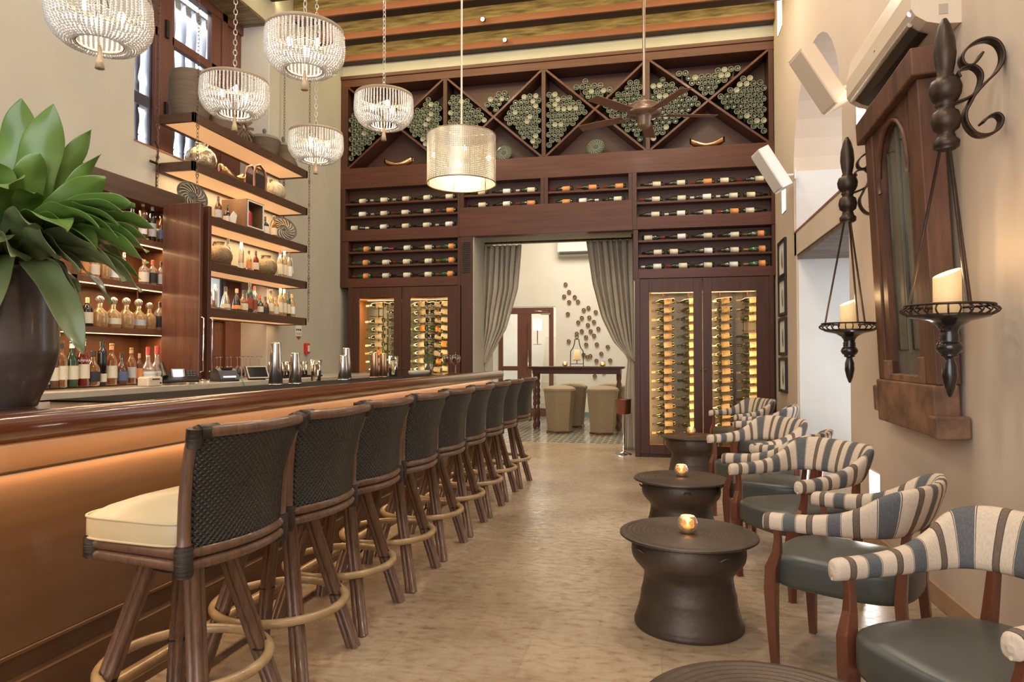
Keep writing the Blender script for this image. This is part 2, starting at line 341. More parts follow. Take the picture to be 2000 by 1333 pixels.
# left wall with the window and the service door openings
mb = MB()
WY0, WY1, WZ0, WZ1 = 5.21, 7.365, 3.27, 5.36
DY0, DY1, DZ1 = 5.85, 7.365, 2.34
xo = -5.45
mb.box(xo, XL, -4, WY0, 0, 6); mb.box(xo, XL, WY1, 9.8, 0, 6); mb.box(xo, XL, WY0, WY1, WZ1, 6); mb.box(xo, XL, WY0, WY1, DZ1, WZ0); mb.box(xo, XL, WY0, DY0, 0, DZ1)
struct('wall_left', mb, plaster)
struct('trim_2', MB().box(-5.0, XL+.006, WY0, WY1, WZ0, WZ0+.012), brick)
struct('trim_3', MB().box(-5.4, XL-.01, WY0, WY1, WZ1-.02, WZ1+.02), oldbeam)
struct('trim_4', MB().box(-4.98, XL-.002, WY1-.012, WY1+.01, WZ0, WZ1-.02).box(-4.98, XL-.002, DY1-.012, DY1+.01, 0, DZ1), plaster_n)
# right wall with arched window niche and door niche
AY0, AY1, AZ0, AZS = 5.95, 8.0, 2.70, 3.33
nich = [(AY0, AZ0), (AY0, AZS)] + [(6.975-1.025*cos(pi*i/16), AZS+1.03*sin(pi*i/16)) for i in range(1, 16)] + [(AY1, AZS), (AY1, AZ0)]
xw = 2.3
mb = MB()
mb.box(XR, xw, -4, 5.78, 0, 6); mb.box(XR, xw, 8.0, 9.8, 0, 6); mb.box(XR, xw, 5.78, 5.95, 2.44, 6); mb.box(XR, xw, 7.9, 8.0, 0, AZ0); mb.box(XR, xw, 5.95, 8.0, 2.44, AZ0)
top = [(AY0, 6.0)]+[(p[0], p[1]) for p in nich[1:-1]]+[(AY1, 6.0)]
for i in range(1, len(nich)-2):
    (ya, za), (yb, zb) = nich[i], nich[i+1]
    mb.prism([(ya, za), (yb, zb), (yb, 6), (ya, 6)], XR, xw, 'x')
struct('wall_right', mb, plaster_w)
struct('trim_5', MB().box(XR+.02, xw, 7.885, 7.9, 0, 2.44).box(XR+.02, xw, 7.985, 8.0, AZ0, AZS+.05).box(xw-.02, xw, 5.95, 8.0, AZ0, 4.4).box(xw-.02, xw, 5.78, 7.9, 0, 2.44), plaster_n)
struct('trim_6', MB().box(XR+.012, xw, 5.78, 7.9, 2.39, 2.44), stonem)
struct('trim_7', MB().box(XR-.006, xw, AY0, AY1, AZ0-.015, AZ0+.005), brick)
# baseboard of travertine along the right wall
struct('baseboard_right', MB().box(XR-.02, XR, -3, 5.78, 0, .11).box(XR-.02, XR, 7.9, 9.24, 0, .11), M('travertine_base', (.50, .34, .20), .5, var=(.36, .20, .11), scale=5, sharp=.3), .004)
# back wall carrying the wine rack, with the curtained opening
mb = MB()
mb.box(-5.4, -2.58, 9.8, 10.45, 0, 6); mb.box(-.345, 2.4, 9.8, 10.45, 0, 6); mb.box(-2.58, -.345, 9.8, 10.45, 3.10, 6)
mb.box(-5.4, 2.4, 9.30, 9.8, 5.46, 6)
mb.box(-2.60, -2.565, 9.275, 9.8, 0, 3.10); mb.box(-2.565, -.36, 9.275, 9.8, 3.10, 3.13)
struct('wall_back', mb, plaster)
struct('ceiling', MB().box(-5.4, 2.4, -4, 9.8, 5.96, 6.05), ceilm)
# back room shell
struct('wall_back_room', MB().box(-6.2, -3.62, 15.1, 15.3, 0, 5).box(-2.28, 2.2, 15.1, 15.3, 0, 5).box(-3.62, -2.28, 15.1, 15.3, 2.46, 5)
       .box(-6.2, -6.0, 10.45, 15.1, 0, 5).box(2.0, 2.2, 10.45, 15.1, 0, 5), white_pl)
struct('ceiling_back_room', MB().box(-6.2, 2.2, 10.45, 15.3, 5, 5.1), white_pl)
struct('baseboard_back_room', MB().box(-2.28, 2.0, 15.08, 15.1, 0, .11), tileb)
struct('wall_stair_hall', MB().box(-6.2, -.5, 18.3, 18.5, 0, 4).box(-.7, -.5, 15.3, 18.3, 0, 4).box(-6.2, -.5, 15.3, 18.5, 3.4, 3.5), white_pl)
light('AREA', (-1.6, 12.6, 4.9), 165, (1, .90, .74), 2.2, 2.2, name='room_light')
light('POINT', (-2.9, 16.6, 2.6), 60, (1, .92, .74), .2)

# ceiling beams
for k in range(6): light('AREA', ((XL+XR)/2, 9.17-.64*k-.42, ZC+.04), 15, (1, .82, .42), 6.0, .03, (R(78), 0, 0), 'strip_light')
bm0 = thing('ceiling_beam', 'ceiling beam closest to the wine rack', 'beam', (0, 9.17, ZC), 0, 'timber ceiling beams')
MB().box(XL, XR, 0, .16, .085, .31).build('timber', oldbeam, bm0, .01)
MB().box(XL, XR, -.035, 0, 0, .085).build('face_board', beamface, bm0, .004)
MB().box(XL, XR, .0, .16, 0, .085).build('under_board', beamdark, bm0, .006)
MB().box(XL, XR, .165, .18, .02, .035).build('light_strip', led, bm0)
for k in range(1, 19):
    dup(bm0, (0, 9.17-.64*k, ZC), None, 'ceiling beam, %s one from the wine rack wall' % ORD[min(k, 17)])
for k, (x, y) in enumerate(((-2.21, 8.44), (-2.06, 9.06))):
    t = thing('ceiling_spotlight', 'tiny bright spotlight on the ceiling beam ' + ('closest to' if k else 'second from') + ' the wine rack', 'spotlight', (x, y, ZC+.035), 0, 'beam spotlights')
    MB().lathe([(.028, 0), (.028, .05), (.02, .06)], 12, T=Matrix.Rotation(R(110), 4, 'X')).build('housing', blk, t)
    MB().sphere((0, -.058, -.02), .022).build('bulb', spotm, t)

# ------------------------------------------------------------------ left window and service door
BAL = [(.012, 0), (.03, 0), (.03, .10), (.018, .13), (.018, .16), (.034, .24), (.036, .34), (.022, .52), (.022, .56), (.030, .58), (.022, .60), (.024, .66), (.034, .80), (.034, .90), (.02, 1.02), (.03, 1.06), (.03, 1.1)]
def window_unit():
    w = MB(); g = MB(); bl = MB(); x = -5.0
    w.box(x-.05, x+.05, WY0-.03, WY1, WZ1-.12, WZ1-.02); w.box(x-.05, x+.05, WY0-.03, WY1, WZ0-.0, WZ0+.07)
    w.box(x-.05, x+.05, 5.93, 6.13, WZ0, WZ1); w.box(x-.05, x+.05, 6.95, 7.05, WZ0, WZ1); w.box(x-.05, x+.05, WY0-.03, WY0+.08, WZ0, WZ1)
    w.box(x-.04, x+.02, 7.05, WY1, WZ0, WZ1)
    for a, b in ((6.13, 6.95), (5.28, 5.93)):
        w.box(x-.03, x+.035, a, a+.04, WZ0, WZ1); w.box(x-.03, x+.035, b-.17 if b > 6 else b-.04, b, WZ0, WZ1)
        w.box(x-.03, x+.035, a, b, 4.585, 4.68)
        g.box(x-.004, x+.004, a+.02, b-.04, WZ0, WZ1)
    for y in [5.3+.175*i for i in range(12)]:
        for z0, z1 in ((WZ0, 3.95), (4.05, 5.4)):
            bl.lathe([(r*1.1, z0+z*(z1-z0)/1.1) for r, z in BAL], 10, (x-.28, y, 0))
    bl.box(x-.32, x-.24, WY0, WY1, 3.94, 4.06)
    o = struct('window_1', w, wframe, .006)
    b = bl.build('balusters', balus, o); gg = g.build('pane', paneg, o)
    hw = MB()
    for z in (3.85, 4.7): hw.box(x+.05, x+.075, 6.01, 6.05, z-.09, z+.09)
    hw.build('window_latch', blk, o)
    return o
window_unit()
# outside scenery beyond the window
t = thing('garden_tree', 'green tree outside the tall window', 'tree', (-10.5, 9.6, .6))
m = MB(); m.tube([(0, 0, 0), (.1, .1, 2), (0, .1, 4.2)], [.16, .13, .09], 8); m.build('trunk', sculpt, t)
m = MB()
for i in range(520):
    a, b2, rr_ = random.random()*2*pi, random.random()*pi, .5+random.random()*1.3
    c = Vector((rr_*cos(a)*sin(b2)*.9, rr_*sin(a)*sin(b2), 5.6+rr_*cos(b2))); T = Matrix.Translation(c) @ Matrix.Rotation(random.random()*6, 4, Vector((random.random(), random.random(), random.random()+.1)))
    m.add([(-.09, 0, 0), (0, -.04, .01), (.09, 0, 0), (0, .04, .01)], [(0, 1, 2, 3)], 0, False, None, T)
m.build('foliage', M('tree_leaf', (.45, .62, .30), .5), t)
struct('trim_8', MB().box(-8.0, -7.8, 3, 12, 0, 3.9), M('garden_wall', (.75, .73, .70), .8))
struct('floor_outside', MB().box(-12, -5.45, 0, 16, -.2, 0), M('courtyard', (.5, .45, .4), .9))
# service door in the recess behind the hanging shelves
w = MB(); x = -5.0
w.box(x-.04, x+.05, 7.06, DY1, 0, DZ1); w.box(x-.04, x+.05, DY0, 7.06, 1.74, 1.90); w.box(x-.04, x+.05, DY0, 7.06, 2.28, DZ1)
d = struct('door_1', w, wframe, .006)
p = MB().box(x-.03, x+.02, DY0, 7.06, 0, 1.74)
for y in (5.9, 6.3, 6.7): p.box(x+.02, x+.034, y, y+.30, .1, 1.62)
p.build('door_panel', doorwood, d, .006)
MB().box(x-.01, x, DY0, 7.06, 1.90, 2.28).build('pane', paneg, d)
bl = MB()
for y in [5.9+.14*i for i in range(9)]: bl.lathe([(r, 1.5+z*.9/1.1) for r, z in BAL], 10, (x-.2, y, 0))
bl.build('balusters', balus, d)
light('AREA', (-5.7, 6.4, 2.4), 25, DAY, 1.2, 1.5, (0, R(-70), 0), 'day_and_fill_light')

# bright little slot windows in the right wall
for k, (y0, y1, z0, z1) in enumerate(((8.62, 8.90, 5.32, 5.85), (8.47, 8.70, 3.06, 3.50), (5.28, 5.5, 3.0, 3.32), (5.06, 5.28, .36, .53))):
    o = struct('window_%d' % (k+2), MB().box(XR-.006, XR+.01, y0-.01, y1+.01, z0-.01, z1+.01), plaster_w)
    MB().box(XR-.010, XR-.004, y0, y1, z0, z1).build('lit_pane', winlit, o)
    if k == 3: light('AREA', (XR-.05, 5.17, .45), 4, (1, .93, .85), .2, .25, (0, R(90), 0))

# ------------------------------------------------------------------ wine wall
CX = [-4.52, -2.99, -1.565, -.15, 1.41]
DZ0, DZT = 4.10, 5.31
YB = YF+.34
rack = thing('diamond_wine_rack', 'huge dark red wooden wine rack with crossed diamond compartments above the curtained doorway', 'wine rack', (0, YF, 4.0))
T0 = Matrix.Translation((0, -YF, -4.0))
def rp(name, mb, m, par, bev=.003): return mb.build(name, m, par, bev)
m = MB(); m.box(XL, XR, YF, YB, DZT, 5.465, T=T0); m.box(XL-.0, XR, YF-.02, YF, 5.42, 5.47, T=T0); rp('crown_board', m, dwood, rack)
m = MB(); m.box(XL, XR, YF, YB, 3.80, DZ0, T=T0); rp('base_board', m, dwood, rack)
m = MB(); m.box(XL, XR, YB, YB+.02, DZ0, DZT, T=T0); rp('back_board', m, rackback, rack)
for x in CX:
    m = MB(); m.box(x-.028, x+.028, YF, YB, DZ0, DZT, T=T0); rp('upright', m, dwood_v, rack)
m = MB(); m.box(XL, -4.548, YF, YB, DZ0, DZT, T=T0); rp('side_board', m, dwood_v, rack)
for a, b in zip(CX, CX[1:]):
    a += .028; b -= .028
    for s in (0, 1):
        p0, p1 = ((a, DZ0), (b, DZT)) if s else ((a, DZT), (b, DZ0))
        d = Vector((p1[0]-p0[0], p1[1]-p0[1])).normalized(); n = Vector((-d.y, d.x))*.014
        y0 = YF+.004+.001*s
        m = MB(); m.prism([(p0[0]+n.x, p0[1]+n.y), (p1[0]+n.x, p1[1]+n.y), (p1[0]-n.x, p1[1]-n.y), (p0[0]-n.x, p0[1]-n.y)], y0, YB-.002*s, 'y', T=T0)
        rp('diagonal_board', m, dwood, rack, 0)
# bottles lying end-on in the diamonds
def endbottle(mg, mr):
    m = MB()
    m.lathe([(.0001, .013), (.006, .015), (.018, .012), (.027, .006), (.031, .002)], 14, m=0, cap=False)
    m.lathe([(.031, .002), (.034, -.001), (.037, .003), (.0385, .01)], 14, m=1, cap=False)
    m.lathe([(.0385, .01), (.0385, .19), (.034, .21), (.014, .25), (.014, .31), (.0001, .31)], 10, m=0, cap=False)
    me = m.build('wine_bottle', [mg, mr], data=True)
    me.transform(Matrix.Rotation(R(-90), 4, 'X')); return me
EB = [endbottle(botglass, botrim), endbottle(botglass, botrim), endbottle(darkgl, M('dark_rim', (.09, .10, .075), .3)), endbottle(botpale, M('pale_rim', (.34, .34, .27), .3))]
CELL = []
r_ = .0405
fills = [(4.98, 5.03, 5.00), (5.02, 5.0, 5.02), (5.0, 5.06, 5.02), (5.06, 5.12, 5.0)]
BAYN = ['leftmost', 'second', 'third', 'rightmost']
for bi, (a, b) in enumerate(zip(CX, CX[1:])):
    a += .028; b -= .028; cx = (a+b)/2; cz = (DZ0+DZT)/2; hw = (b-a)/2; hh = (DZT-DZ0)/2; nn = math.hypot(hw, hh); off = r_+.018
    for ci, (side, ft) in enumerate((('left triangle', fills[bi][0]), ('top triangle', fills[bi][1]), ('right triangle', fills[bi][2]))):
        row = 0; upr = 0; z = DZ0+.02
        while z < 5.2:
            nrow_ = 0; x = a+r_+.003+(r_ if row % 2 else 0)+(0 if ci != 1 else .01)
            while x < b-r_:
                dx, dz = x-cx, z-cz
                d1 = (dz*hw-dx*hh)/nn; d2 = (dz*hw+dx*hh)/nn      # signed distances to the two diagonals
                ok = {0: d1 > off and d2 < -off, 1: d1 > off and d2 > off, 2: d1 < -off and d2 > off}[ci]
                top = ft+.05*sin(x*9+bi*2)
                if ok and z < top: nrow_ += 1; CELL.append((x+random.uniform(-.002, .002), z+random.uniform(-.002, .002), bi, side, upr, nrow_-1))
                x += 2*r_+.0015
            z += r_*1.74; row += 1; upr += nrow_ > 0
CELL.sort(key=lambda c: c[0]**2+(c[1]-1.33)**2*.3)
first = None; rest = MB()
for i, (x, z, bi, side, ur, uc) in enumerate(CELL):
    k = random.choices([0, 1, 2, 3], [4, 4, 4, 2])[0]; yy = YF+.02+random.random()*.014
    if i < 118:
        o = bpy.data.objects.new('wine_bottle', EB[k]); C.objects.link(o); o.location = (x, yy, z)
        tag(o, ('pale' if k == 3 else 'dark' if k == 2 else 'green') + ' bottle end-on, %s rack bay %s, %s row up, %s from left' % (BAYN[bi], side, ORD[min(ur, 17)], ORD[uc]), 'bottle', 'wine bottles stacked in the diamond rack')
    else:
        me = EB[k]; oo = len(rest.v); rest.v += [(v.co.x+x, v.co.y+yy, v.co.z+z) for v in me.vertices]
        for p in me.polygons: rest.f.append(tuple(oo+q for q in p.vertices)); rest.m.append((0, 2, 1, 3)[min(k, 3)] if p.material_index == 0 else 4+(k == 3)); rest.sm.append(True); rest.uv.append([(0, 0)]*len(p.vertices))
tag(rest.build('wine_bottles', [botglass, darkgl, botglass, botpale, botrim, MT['pale_rim']]), 'rest of the bottles stacked end-on in the far left diamond compartments', 'bottles', 'wine bottles stacked in the diamond rack', 'stuff')

# shelf units for lying bottles
def shelf_unit(label, x0, x1, z0, z1, shelves, fl=.05, fr=.05, ft=.0, fb=.0):
    t = thing('bottle_shelf_unit', label, 'shelf', ((x0+x1)/2, YF, z0), 0, 'bottle shelf units in the wine wall'); T = Matrix.Translation((-(x0+x1)/2, -YF, -z0))
    m = MB()
    if fl: MB().box(x0-fl, x0, YF, YB, z0-fb, z1+ft, T=T).build('side_board', dwood_v, t, .003)
    if fr: MB().box(x1, x1+fr, YF, YB, z0-fb, z1+ft, T=T).build('side_board', dwood_v, t, .003)
    if ft: m.box(x0, x1, YF, YB, z1, z1+ft, T=T)
    if fb: m.box(x0, x1, YF, YB, z0-fb, z0, T=T)
    if m.v: m.build('bottom_board', dwood, t, .003)
    MB().box(x0, x1, YF+.16, YF+.18, z0, z1, T=T).build('back_board', rackback, t)
    for z in shelves: MB().box(x0, x1, YF+.012, YF+.16, z-.028, z, T=T).build('shelf', dwood, t, .002)
    return t
shelf_unit('upper left shelf unit of lying wine bottles under the diamonds', -4.53, -2.80, 3.19, 3.80, [3.585, 3.39], .07, .03, 0, .165)
shelf_unit('centre left pair of bottle shelves above the doorway', -2.71, -1.61, 3.44, 3.80, [3.62], .06, .05, 0, .0)
shelf_unit('centre right pair of bottle shelves above the doorway', -1.505, -.41, 3.43, 3.80, [3.61], .055, .05, 0, .0)
shelf_unit('upper right shelf unit of lying wine bottles beside the right wall', -.30, 1.405, 3.20, 3.80, [3.61, 3.405], .06, .045, 0, .165)
shelf_unit('lower left shelf unit of lying bottles above the left glass cabinet', -4.47, -2.80, 2.475, 3.02, [2.87, 2.67], .13, .05, 0, .13)
shelf_unit('lower right shelf unit of lying bottles above the right glass cabinet', -.285, 1.405, 2.50, 3.03, [2.89, 2.69], .065, .045, 0, .125)
struct('trim_9', MB().box(-2.77, -.36, YF-.004, YF+.16, 3.03, 3.44), dwood, .004)

def lying(nm, gm, lm, cm, champ=False):
    """lying bottle: origin under its belly, neck towards -x"""
    RX = Matrix.Translation((.15, 0, .04)) @ Matrix.Rotation(R(-90), 4, 'Y')
    o = thing(nm, '', 'bottle') if False else None
    rb = .043 if champ else .037
    g = MB().lathe([(.0001, .012), (rb*.7, .0), (rb, .008), (rb, .17 if champ else .195), (rb*.85, .205), (.0145, .245), (.0135, .30), (.0001, .30)], 14, T=RX)
    o = g.build(nm, gm)
    MB().lathe([(rb+.0008, .035), (rb+.0008, .035+(.08 if champ else .105))], 14, T=RX).build('label', lm, o)
    MB().lathe([(.0165 if champ else .0152, .238 if champ else .25), (.0165 if champ else .0150, .302), (.0001, .304)], 10, T=RX).build('capsule', cm, o)
    return tag(o, 'x', 'bottle')
LYK = {'cream': (darkgl, lab_c, foil_k, 0), 'white': (darkgl, lab_w, foil_k, 0), 'orange': (darkgl, lab_o, foil_r, 0), 'gold': (greenb, lab_o, foil_g, 1), 'redcap': (darkgl, lab_c, foil_r, 0), 'pale': (darkgl, lab_w, lab_w, 0), 'creamcap': (darkgl, lab_c, lab_c, 0)}
PR = {}
def lyb(kind, loc, rot, label, group):
    if kind not in PR:
        a = LYK[kind]; PR[kind] = lying('wine_bottle', a[0], a[1], a[2], a[3]); o = PR[kind]
        o.location = loc; o.rotation_euler = rot; return tag(o, label, None, group)
    return dup(PR[kind], loc, rot, label, group)
def word(k): return {'cream': 'cream-labelled', 'white': 'white-labelled', 'orange': 'orange-labelled', 'gold': 'gold-foiled', 'redcap': 'red-capped', 'pale': 'white-capped', 'creamcap': 'cream-capped'}[k]
def row(kinds, x0, x1, z, where):
    n = len(kinds); st = (x1-x0)/n
    for i, k in enumerate(kinds):
        if not k: continue
        fl = random.random() < .12
        lyb(k, (x0+st*(i+.5)+random.uniform(-.012, .012), YF+.075+random.uniform(-.012, .012), z), (random.uniform(0, 6), 0, R(random.uniform(-7, 7))+(pi if fl else 0)) if False else (0, 0, R(random.uniform(-7, 7))+(pi if fl else 0)),
            '%s wine bottle %s from left on %s' % (word(k), ORD[i], where), 'wine bottles lying on the wall shelves')
row(['cream', 'creamcap', 'creamcap', 'cream', 'cream'], -4.50, -2.83, 3.585, 'top shelf of upper left unit')
row(['white', 'creamcap', 'redcap', 'cream', 'orange'], -4.50, -2.83, 3.39, 'middle shelf of upper left unit')
row(['creamcap', 'white', 'cream', 'cream', 'pale'], -4.50, -2.83, 3.19, 'bottom shelf of upper left unit')
row(['cream', 'white', 'creamcap'], -2.70, -1.63, 3.62, 'upper centre left shelf')
row(['cream', 'white', 'orange'], -2.70, -1.63, 3.44, 'lower centre left shelf')
row(['orange', 'orange', 'orange'], -1.49, -.43, 3.61, 'upper centre right shelf')
row(['orange', 'pale', 'cream'], -1.49, -.43, 3.43, 'lower centre right shelf')
row(['cream', 'cream', 'orange', 'redcap', 'cream'], -.28, 1.38, 3.61, 'top shelf of upper right unit')
row(['redcap', 'cream', 'pale', 'creamcap', 'cream'], -.28, 1.38, 3.405, 'middle shelf of upper right unit')
row(['cream', 'pale', 'cream', 'orange', 'cream'], -.28, 1.38, 3.20, 'bottom shelf of upper right unit')
row(['gold', 'redcap', 'white', 'cream', 'gold'], -4.44, -2.83, 2.87, 'top shelf of lower left unit')
row(['gold', 'cream', 'redcap', 'cream', 'gold'], -4.44, -2.83, 2.67, 'middle shelf of lower left unit')
row(['gold', 'redcap', 'cream', 'cream', 'gold'], -4.44, -2.83, 2.475, 'bottom shelf of lower left unit')
row(['redcap', 'white', 'cream', 'cream', 'gold'], -.26, 1.38, 2.89, 'top shelf of lower right unit')
row(['cream', 'cream', 'white', 'cream', 'gold'], -.26, 1.38, 2.69, 'middle shelf of lower right unit')
row(['pale', 'redcap', 'cream', 'white', 'gold'], -.26, 1.38, 2.50, 'bottom shelf of lower right unit')

# glass-fronted cabinets
def glass_cabinet(label, x0, x1, panes, zt, cols, nrow, zr0, side):
    cx = (x0+x1)/2; t = thing('wine_cabinet', label, 'wine cabinet', (cx, YF, 0), 0, 'glass fronted wine cabinets'); T = Matrix.Translation((-cx, -YF, 0))
    m = MB(); d = .52
    m.box(x0-.07, x0, YF, YF+d, 0, zt, T=T); m.box(x1, x1+.06, YF, YF+d, 0, zt, T=T); m.box(x0, x1, YF+.03, YF+d, 0, .10, T=T); m.box(x0, x1, YF+.03, YF+d, zt-.04, zt, T=T)
    m.build('case', dwood_v, t, .004)
    MB().box(x0, x1, YF+d-.02, YF+d, .1, zt-.04, T=T).build('back_panel', M('cabinet_back_metal', (.10, .12, .12), .35, metal=.3), t)
    MB().box(x0, x0+.012, YF+.05, YF+d-.02, .1, zt-.04, T=T).box(x1-.012, x1, YF+.05, YF+d-.02, .1, zt-.04, T=T).box(x0, x1, YF+.05, YF+d-.02, zt-.17, zt-.04, T=T).box(x0, x1, YF+.05, YF+d-.02, .1, .115, T=T).build('lining', M('pale_lining_wood', (.48, .26, .12), .5), t)
    mid = (panes[0][1]+panes[1][0])/2
    for i, (a, b, c, e) in enumerate(((x0, mid-.004, *panes[0]), (mid+.004, x1, *panes[1]))):
        zb, zz = .165, 2.19
        dr = MB().box(a, c, YF, YF+.035, .045, zt-.01, T=T).box(e, b, YF, YF+.035, .045, zt-.01, T=T).box(c, e, YF, YF+.035, .045, zb, T=T).box(c, e, YF, YF+.035, zz, zt-.01, T=T).build('door', dwood_v, t, .003)
        MB().box(c-.005, e+.005, YF+.014, YF+.018, zb-.005, zz+.005, T=T).build('glass_pane', paneg, dr)
        hx = mid-.03 if i == 0 else mid+.03
        MB().lathe([(.0001, -.02), (.012, -.02), (.014, -.008), (.006, 0)], 12, T=T @ Matrix.Translation((hx, YF, 1.16)) @ Matrix.Rotation(R(-90), 4, 'X')).build('door_knob', pewter, dr)
        for xx in (c-.005, e+.005):
            lo = light('AREA', (xx+(-.05 if xx < (c+e)/2 else .05), YF+.045, 1.18), (15 if side == 'right' else 10), ((1, .50, .17) if side == 'right' else (1, .62, .26)), .03, 2.0, (0, 0, 0), 'cabinet_light')
            lo.rotation_mode = 'QUATERNION'; lo.rotation_quaternion = Vector((.75 if xx < (c+e)/2 else -.75, .66, 0)).to_track_quat('-Z', 'Y')
    light('AREA', (cx, YF+.2, zt-.18), 6, (1, .60, .28), x1-x0-.3, .05, name='cabinet_light')
    for c, x in enumerate(cols):
        pg = MB()
        for dy in (.10, .27): pg.box(x-.006, x+.006, YF+.16+dy-.006, YF+.16+dy+.006, .1, zt-.17, T=T)
        for r in range(nrow):
            z = zr0-r*.117
            for dx in (-.07, .07): pg.box(x+dx-.004, x+dx+.004, YF+.10, YF+.29, z-.008, z, T=T)
            pg.box(x-.07, x+.07, YF+.25, YF+.258, z-.008, z, T=T)
        pg.build('bottle_pegs', iron, t)
        for r in range(nrow):
            if random.random() < .03: continue
            k = random.choices(['cream', 'creamcap', 'white', 'gold', 'redcap'], [7, 5, .8, .3, .5] if side == 'right' else [4, 6, 1, 1.5, .4])[0]
            sl = R(random.uniform(3, 7)) if side == 'right' or c % 2 == 0 else R(-random.uniform(6, 10))
            lyb(k, (x+random.uniform(-.006, .006), YF+.15+random.uniform(-.01, .02), zr0-r*.117+.002), (0, -sl, R(random.uniform(-6, 6))+(pi if side == 'left' and c == 4 else 0)),
                '%s wine bottle %s from top, %s column, %s glass cabinet' % (word(k), ORD[r], ORD[c], side), 'wine bottles in the %s glass cabinet' % side)
    return t
glass_cabinet('left lit glass door wine cabinet behind the end of the bar', -4.40, -2.80, ((-4.298, -3.757), (-3.507, -2.947)), 2.345, [-4.10, -3.80, -3.44, -3.20, -2.97], 13, 2.05, 'left')
glass_cabinet('right lit glass door wine cabinet between doorway and right wall', -.265, 1.365, ((-.145, .424), (.657, 1.209)), 2.375, [.04, .37, .78, 1.13], 16, 2.03, 'right')
pl = thing('louvred_pilaster', 'narrow dark pilaster with louvre vent left of the curtained doorway', 'pilaster', (-2.67, YF, 0))
MB().box(-.09, .09, 0, .05, 0, 3.03).build('board', dwood_v, pl, .003)
m = MB()
for i in range(16): m.box(-.055, .055, -.012, .0, 2.52+i*.028, 2.53+i*.028)
m.build('louvre', blk, pl)

# curtains
def lerp(tab, x):
    for (a, va), (b, vb) in zip(tab, tab[1:]):
        if (a <= x <= b) or (b <= x <= a): return va+(vb-va)*(x-a)/(b-a)
    return tab[-1][1] if abs(x-tab[-1][0]) < abs(x-tab[0][0]) else tab[0][1]
YC = 9.93
def curtain_obj(label, lt, rt, ties, zt, folds, cx, tz):
    def fn(i, j):
        z = zt*(1-i/47); u = j/119; a = lerp(lt, z); b = lerp(rt, z); wd = b-a
        amp = .032*min(1, wd/.35)+.012; uu = u+.015*sin(z*3+u*7)
        y = YC+amp*sin(uu*2*pi*folds)+.010*sin(uu*2*pi*folds*2.3+z*2)
        return (a+wd*u+.010*cos(uu*2*pi*folds), y, z)
    t = thing('curtain', label, 'curtain', (cx, YC, 0), 0, 'doorway curtains')
    m = MB().grid(fn, 48, 120, T=Matrix.Translation((-cx, -YC, 0))); o = m.build('cloth', curtain, t)
    md = o.modifiers.new('solid', 'SOLIDIFY'); md.thickness = .004
    a, b = lerp(lt, tz), lerp(rt, tz); P = []
    for q in range(20): an = 2*pi*q/20; P.append(((a+b)/2-cx+(b-a)/2*1.08*cos(an), .075*sin(an), tz+ties*(cos(an))))
    MB().tube(P, .011, 6, True).build('tieback', M('rope', (.34, .20, .12), .8), t)
curtain_obj('grey taupe curtain tied back on the left of the doorway', [(3.0, -2.63), (1.2, -2.66), (0, -2.62)], [(3.0, -2.02), (2.35, -2.08), (1.75, -2.25), (1.4, -2.45), (1.18, -2.57), (.9, -2.50), (0, -2.44)], .05, 3.0, 7, -2.6, 1.2)
curtain_obj('grey taupe curtain tied back on the right of the doorway', [(3.02, -1.06), (2.4, -.97), (1.9, -.84), (1.55, -.67), (1.36, -.50), (1.30, -.46), (.9, -.50), (0, -.54)], [(3.02, -.38), (1.3, -.37), (0, -.34)], -.06, 3.02, 7, -.7, 1.31)
rod = thing('curtain_rod', 'thin iron curtain rod across the top of the doorway', 'curtain rod', (-1.5, YC, 3.04))
MB().tube([(-1.17, 0, 0), (1.14, 0, 0)], .014, 8).build('rod', iron, rod)
m = MB()
for i in range(9):
    for x0 in (-1.12, .46): m.tube([(x0+i*.075, .02*cos(a), .02*sin(a)) for a in [2*pi*q/10 for q in range(10)]], .003, 5, True)
m.build('rings', iron, rod)
MB().box(-1.16, -1.13, -.02, .02, -.03, .12).build('bracket', iron, rod); MB().box(1.10, 1.13, -.02, .02, -.03, .12).build('bracket', iron, rod)

# ------------------------------------------------------------------ back room
d = struct('door_2', MB().box(-3.60, -3.50, 15.1, 15.16, 0, 2.44).box(-2.44, -2.34, 15.1, 15.16, 0, 2.44).box(-3.5, -2.44, 15.1, 15.16, 2.30, 2.44).box(-3.16, -2.84, 15.1, 15.15, 0, 2.30)
           .box(-3.5, -3.16, 15.1, 15.15, 1.02, 1.12).box(-2.84, -2.44, 15.1, 15.15, 1.02, 1.12).box(-3.5, -2.44, 15.1, 15.15, 0, .18).box(-2.93, -2.91, 15.07, 15.1, 1.35, 2.1), wframe, .006)
MB().box(-3.5, -3.16, 15.12, 15.125, .18, 2.30).box(-2.84, -2.44, 15.12, 15.125, .18, 2.30).build('pane', paneg, d)
MB().tube([(-2.9, 15.03, 1.1), (-2.9, 15.03, 1.5)], .012, 8).box(-2.91, -2.89, 15.03, 15.1, 1.12, 1.14).box(-2.91, -2.89, 15.03, 15.1, 1.46, 1.48).build('door_handle', steel, d)
MB().box(-2.62, -2.40, 15.04, 15.1, 2.27, 2.31).tube([(-2.42, 15.02, 2.33), (-2.75, 15.02, 2.36)], .01, 6).build('door_closer', steel, d)
st = thing('stone_staircase', 'pale stone staircase seen through the glass door', 'staircase', (-2.3, 17.0, 0))
m = MB()
for i in range(11): m.box(-.7, 1.2, .1*i, 1.2, .17*i, .17*(i+1))
m.build('steps', M('pale_stone', (.62, .56, .44), .6), st)
sc = thing('hall_sconce', 'bright paper wall lamp glowing behind the glass door', 'lamp', (-3.02, 16.9, 2.0))
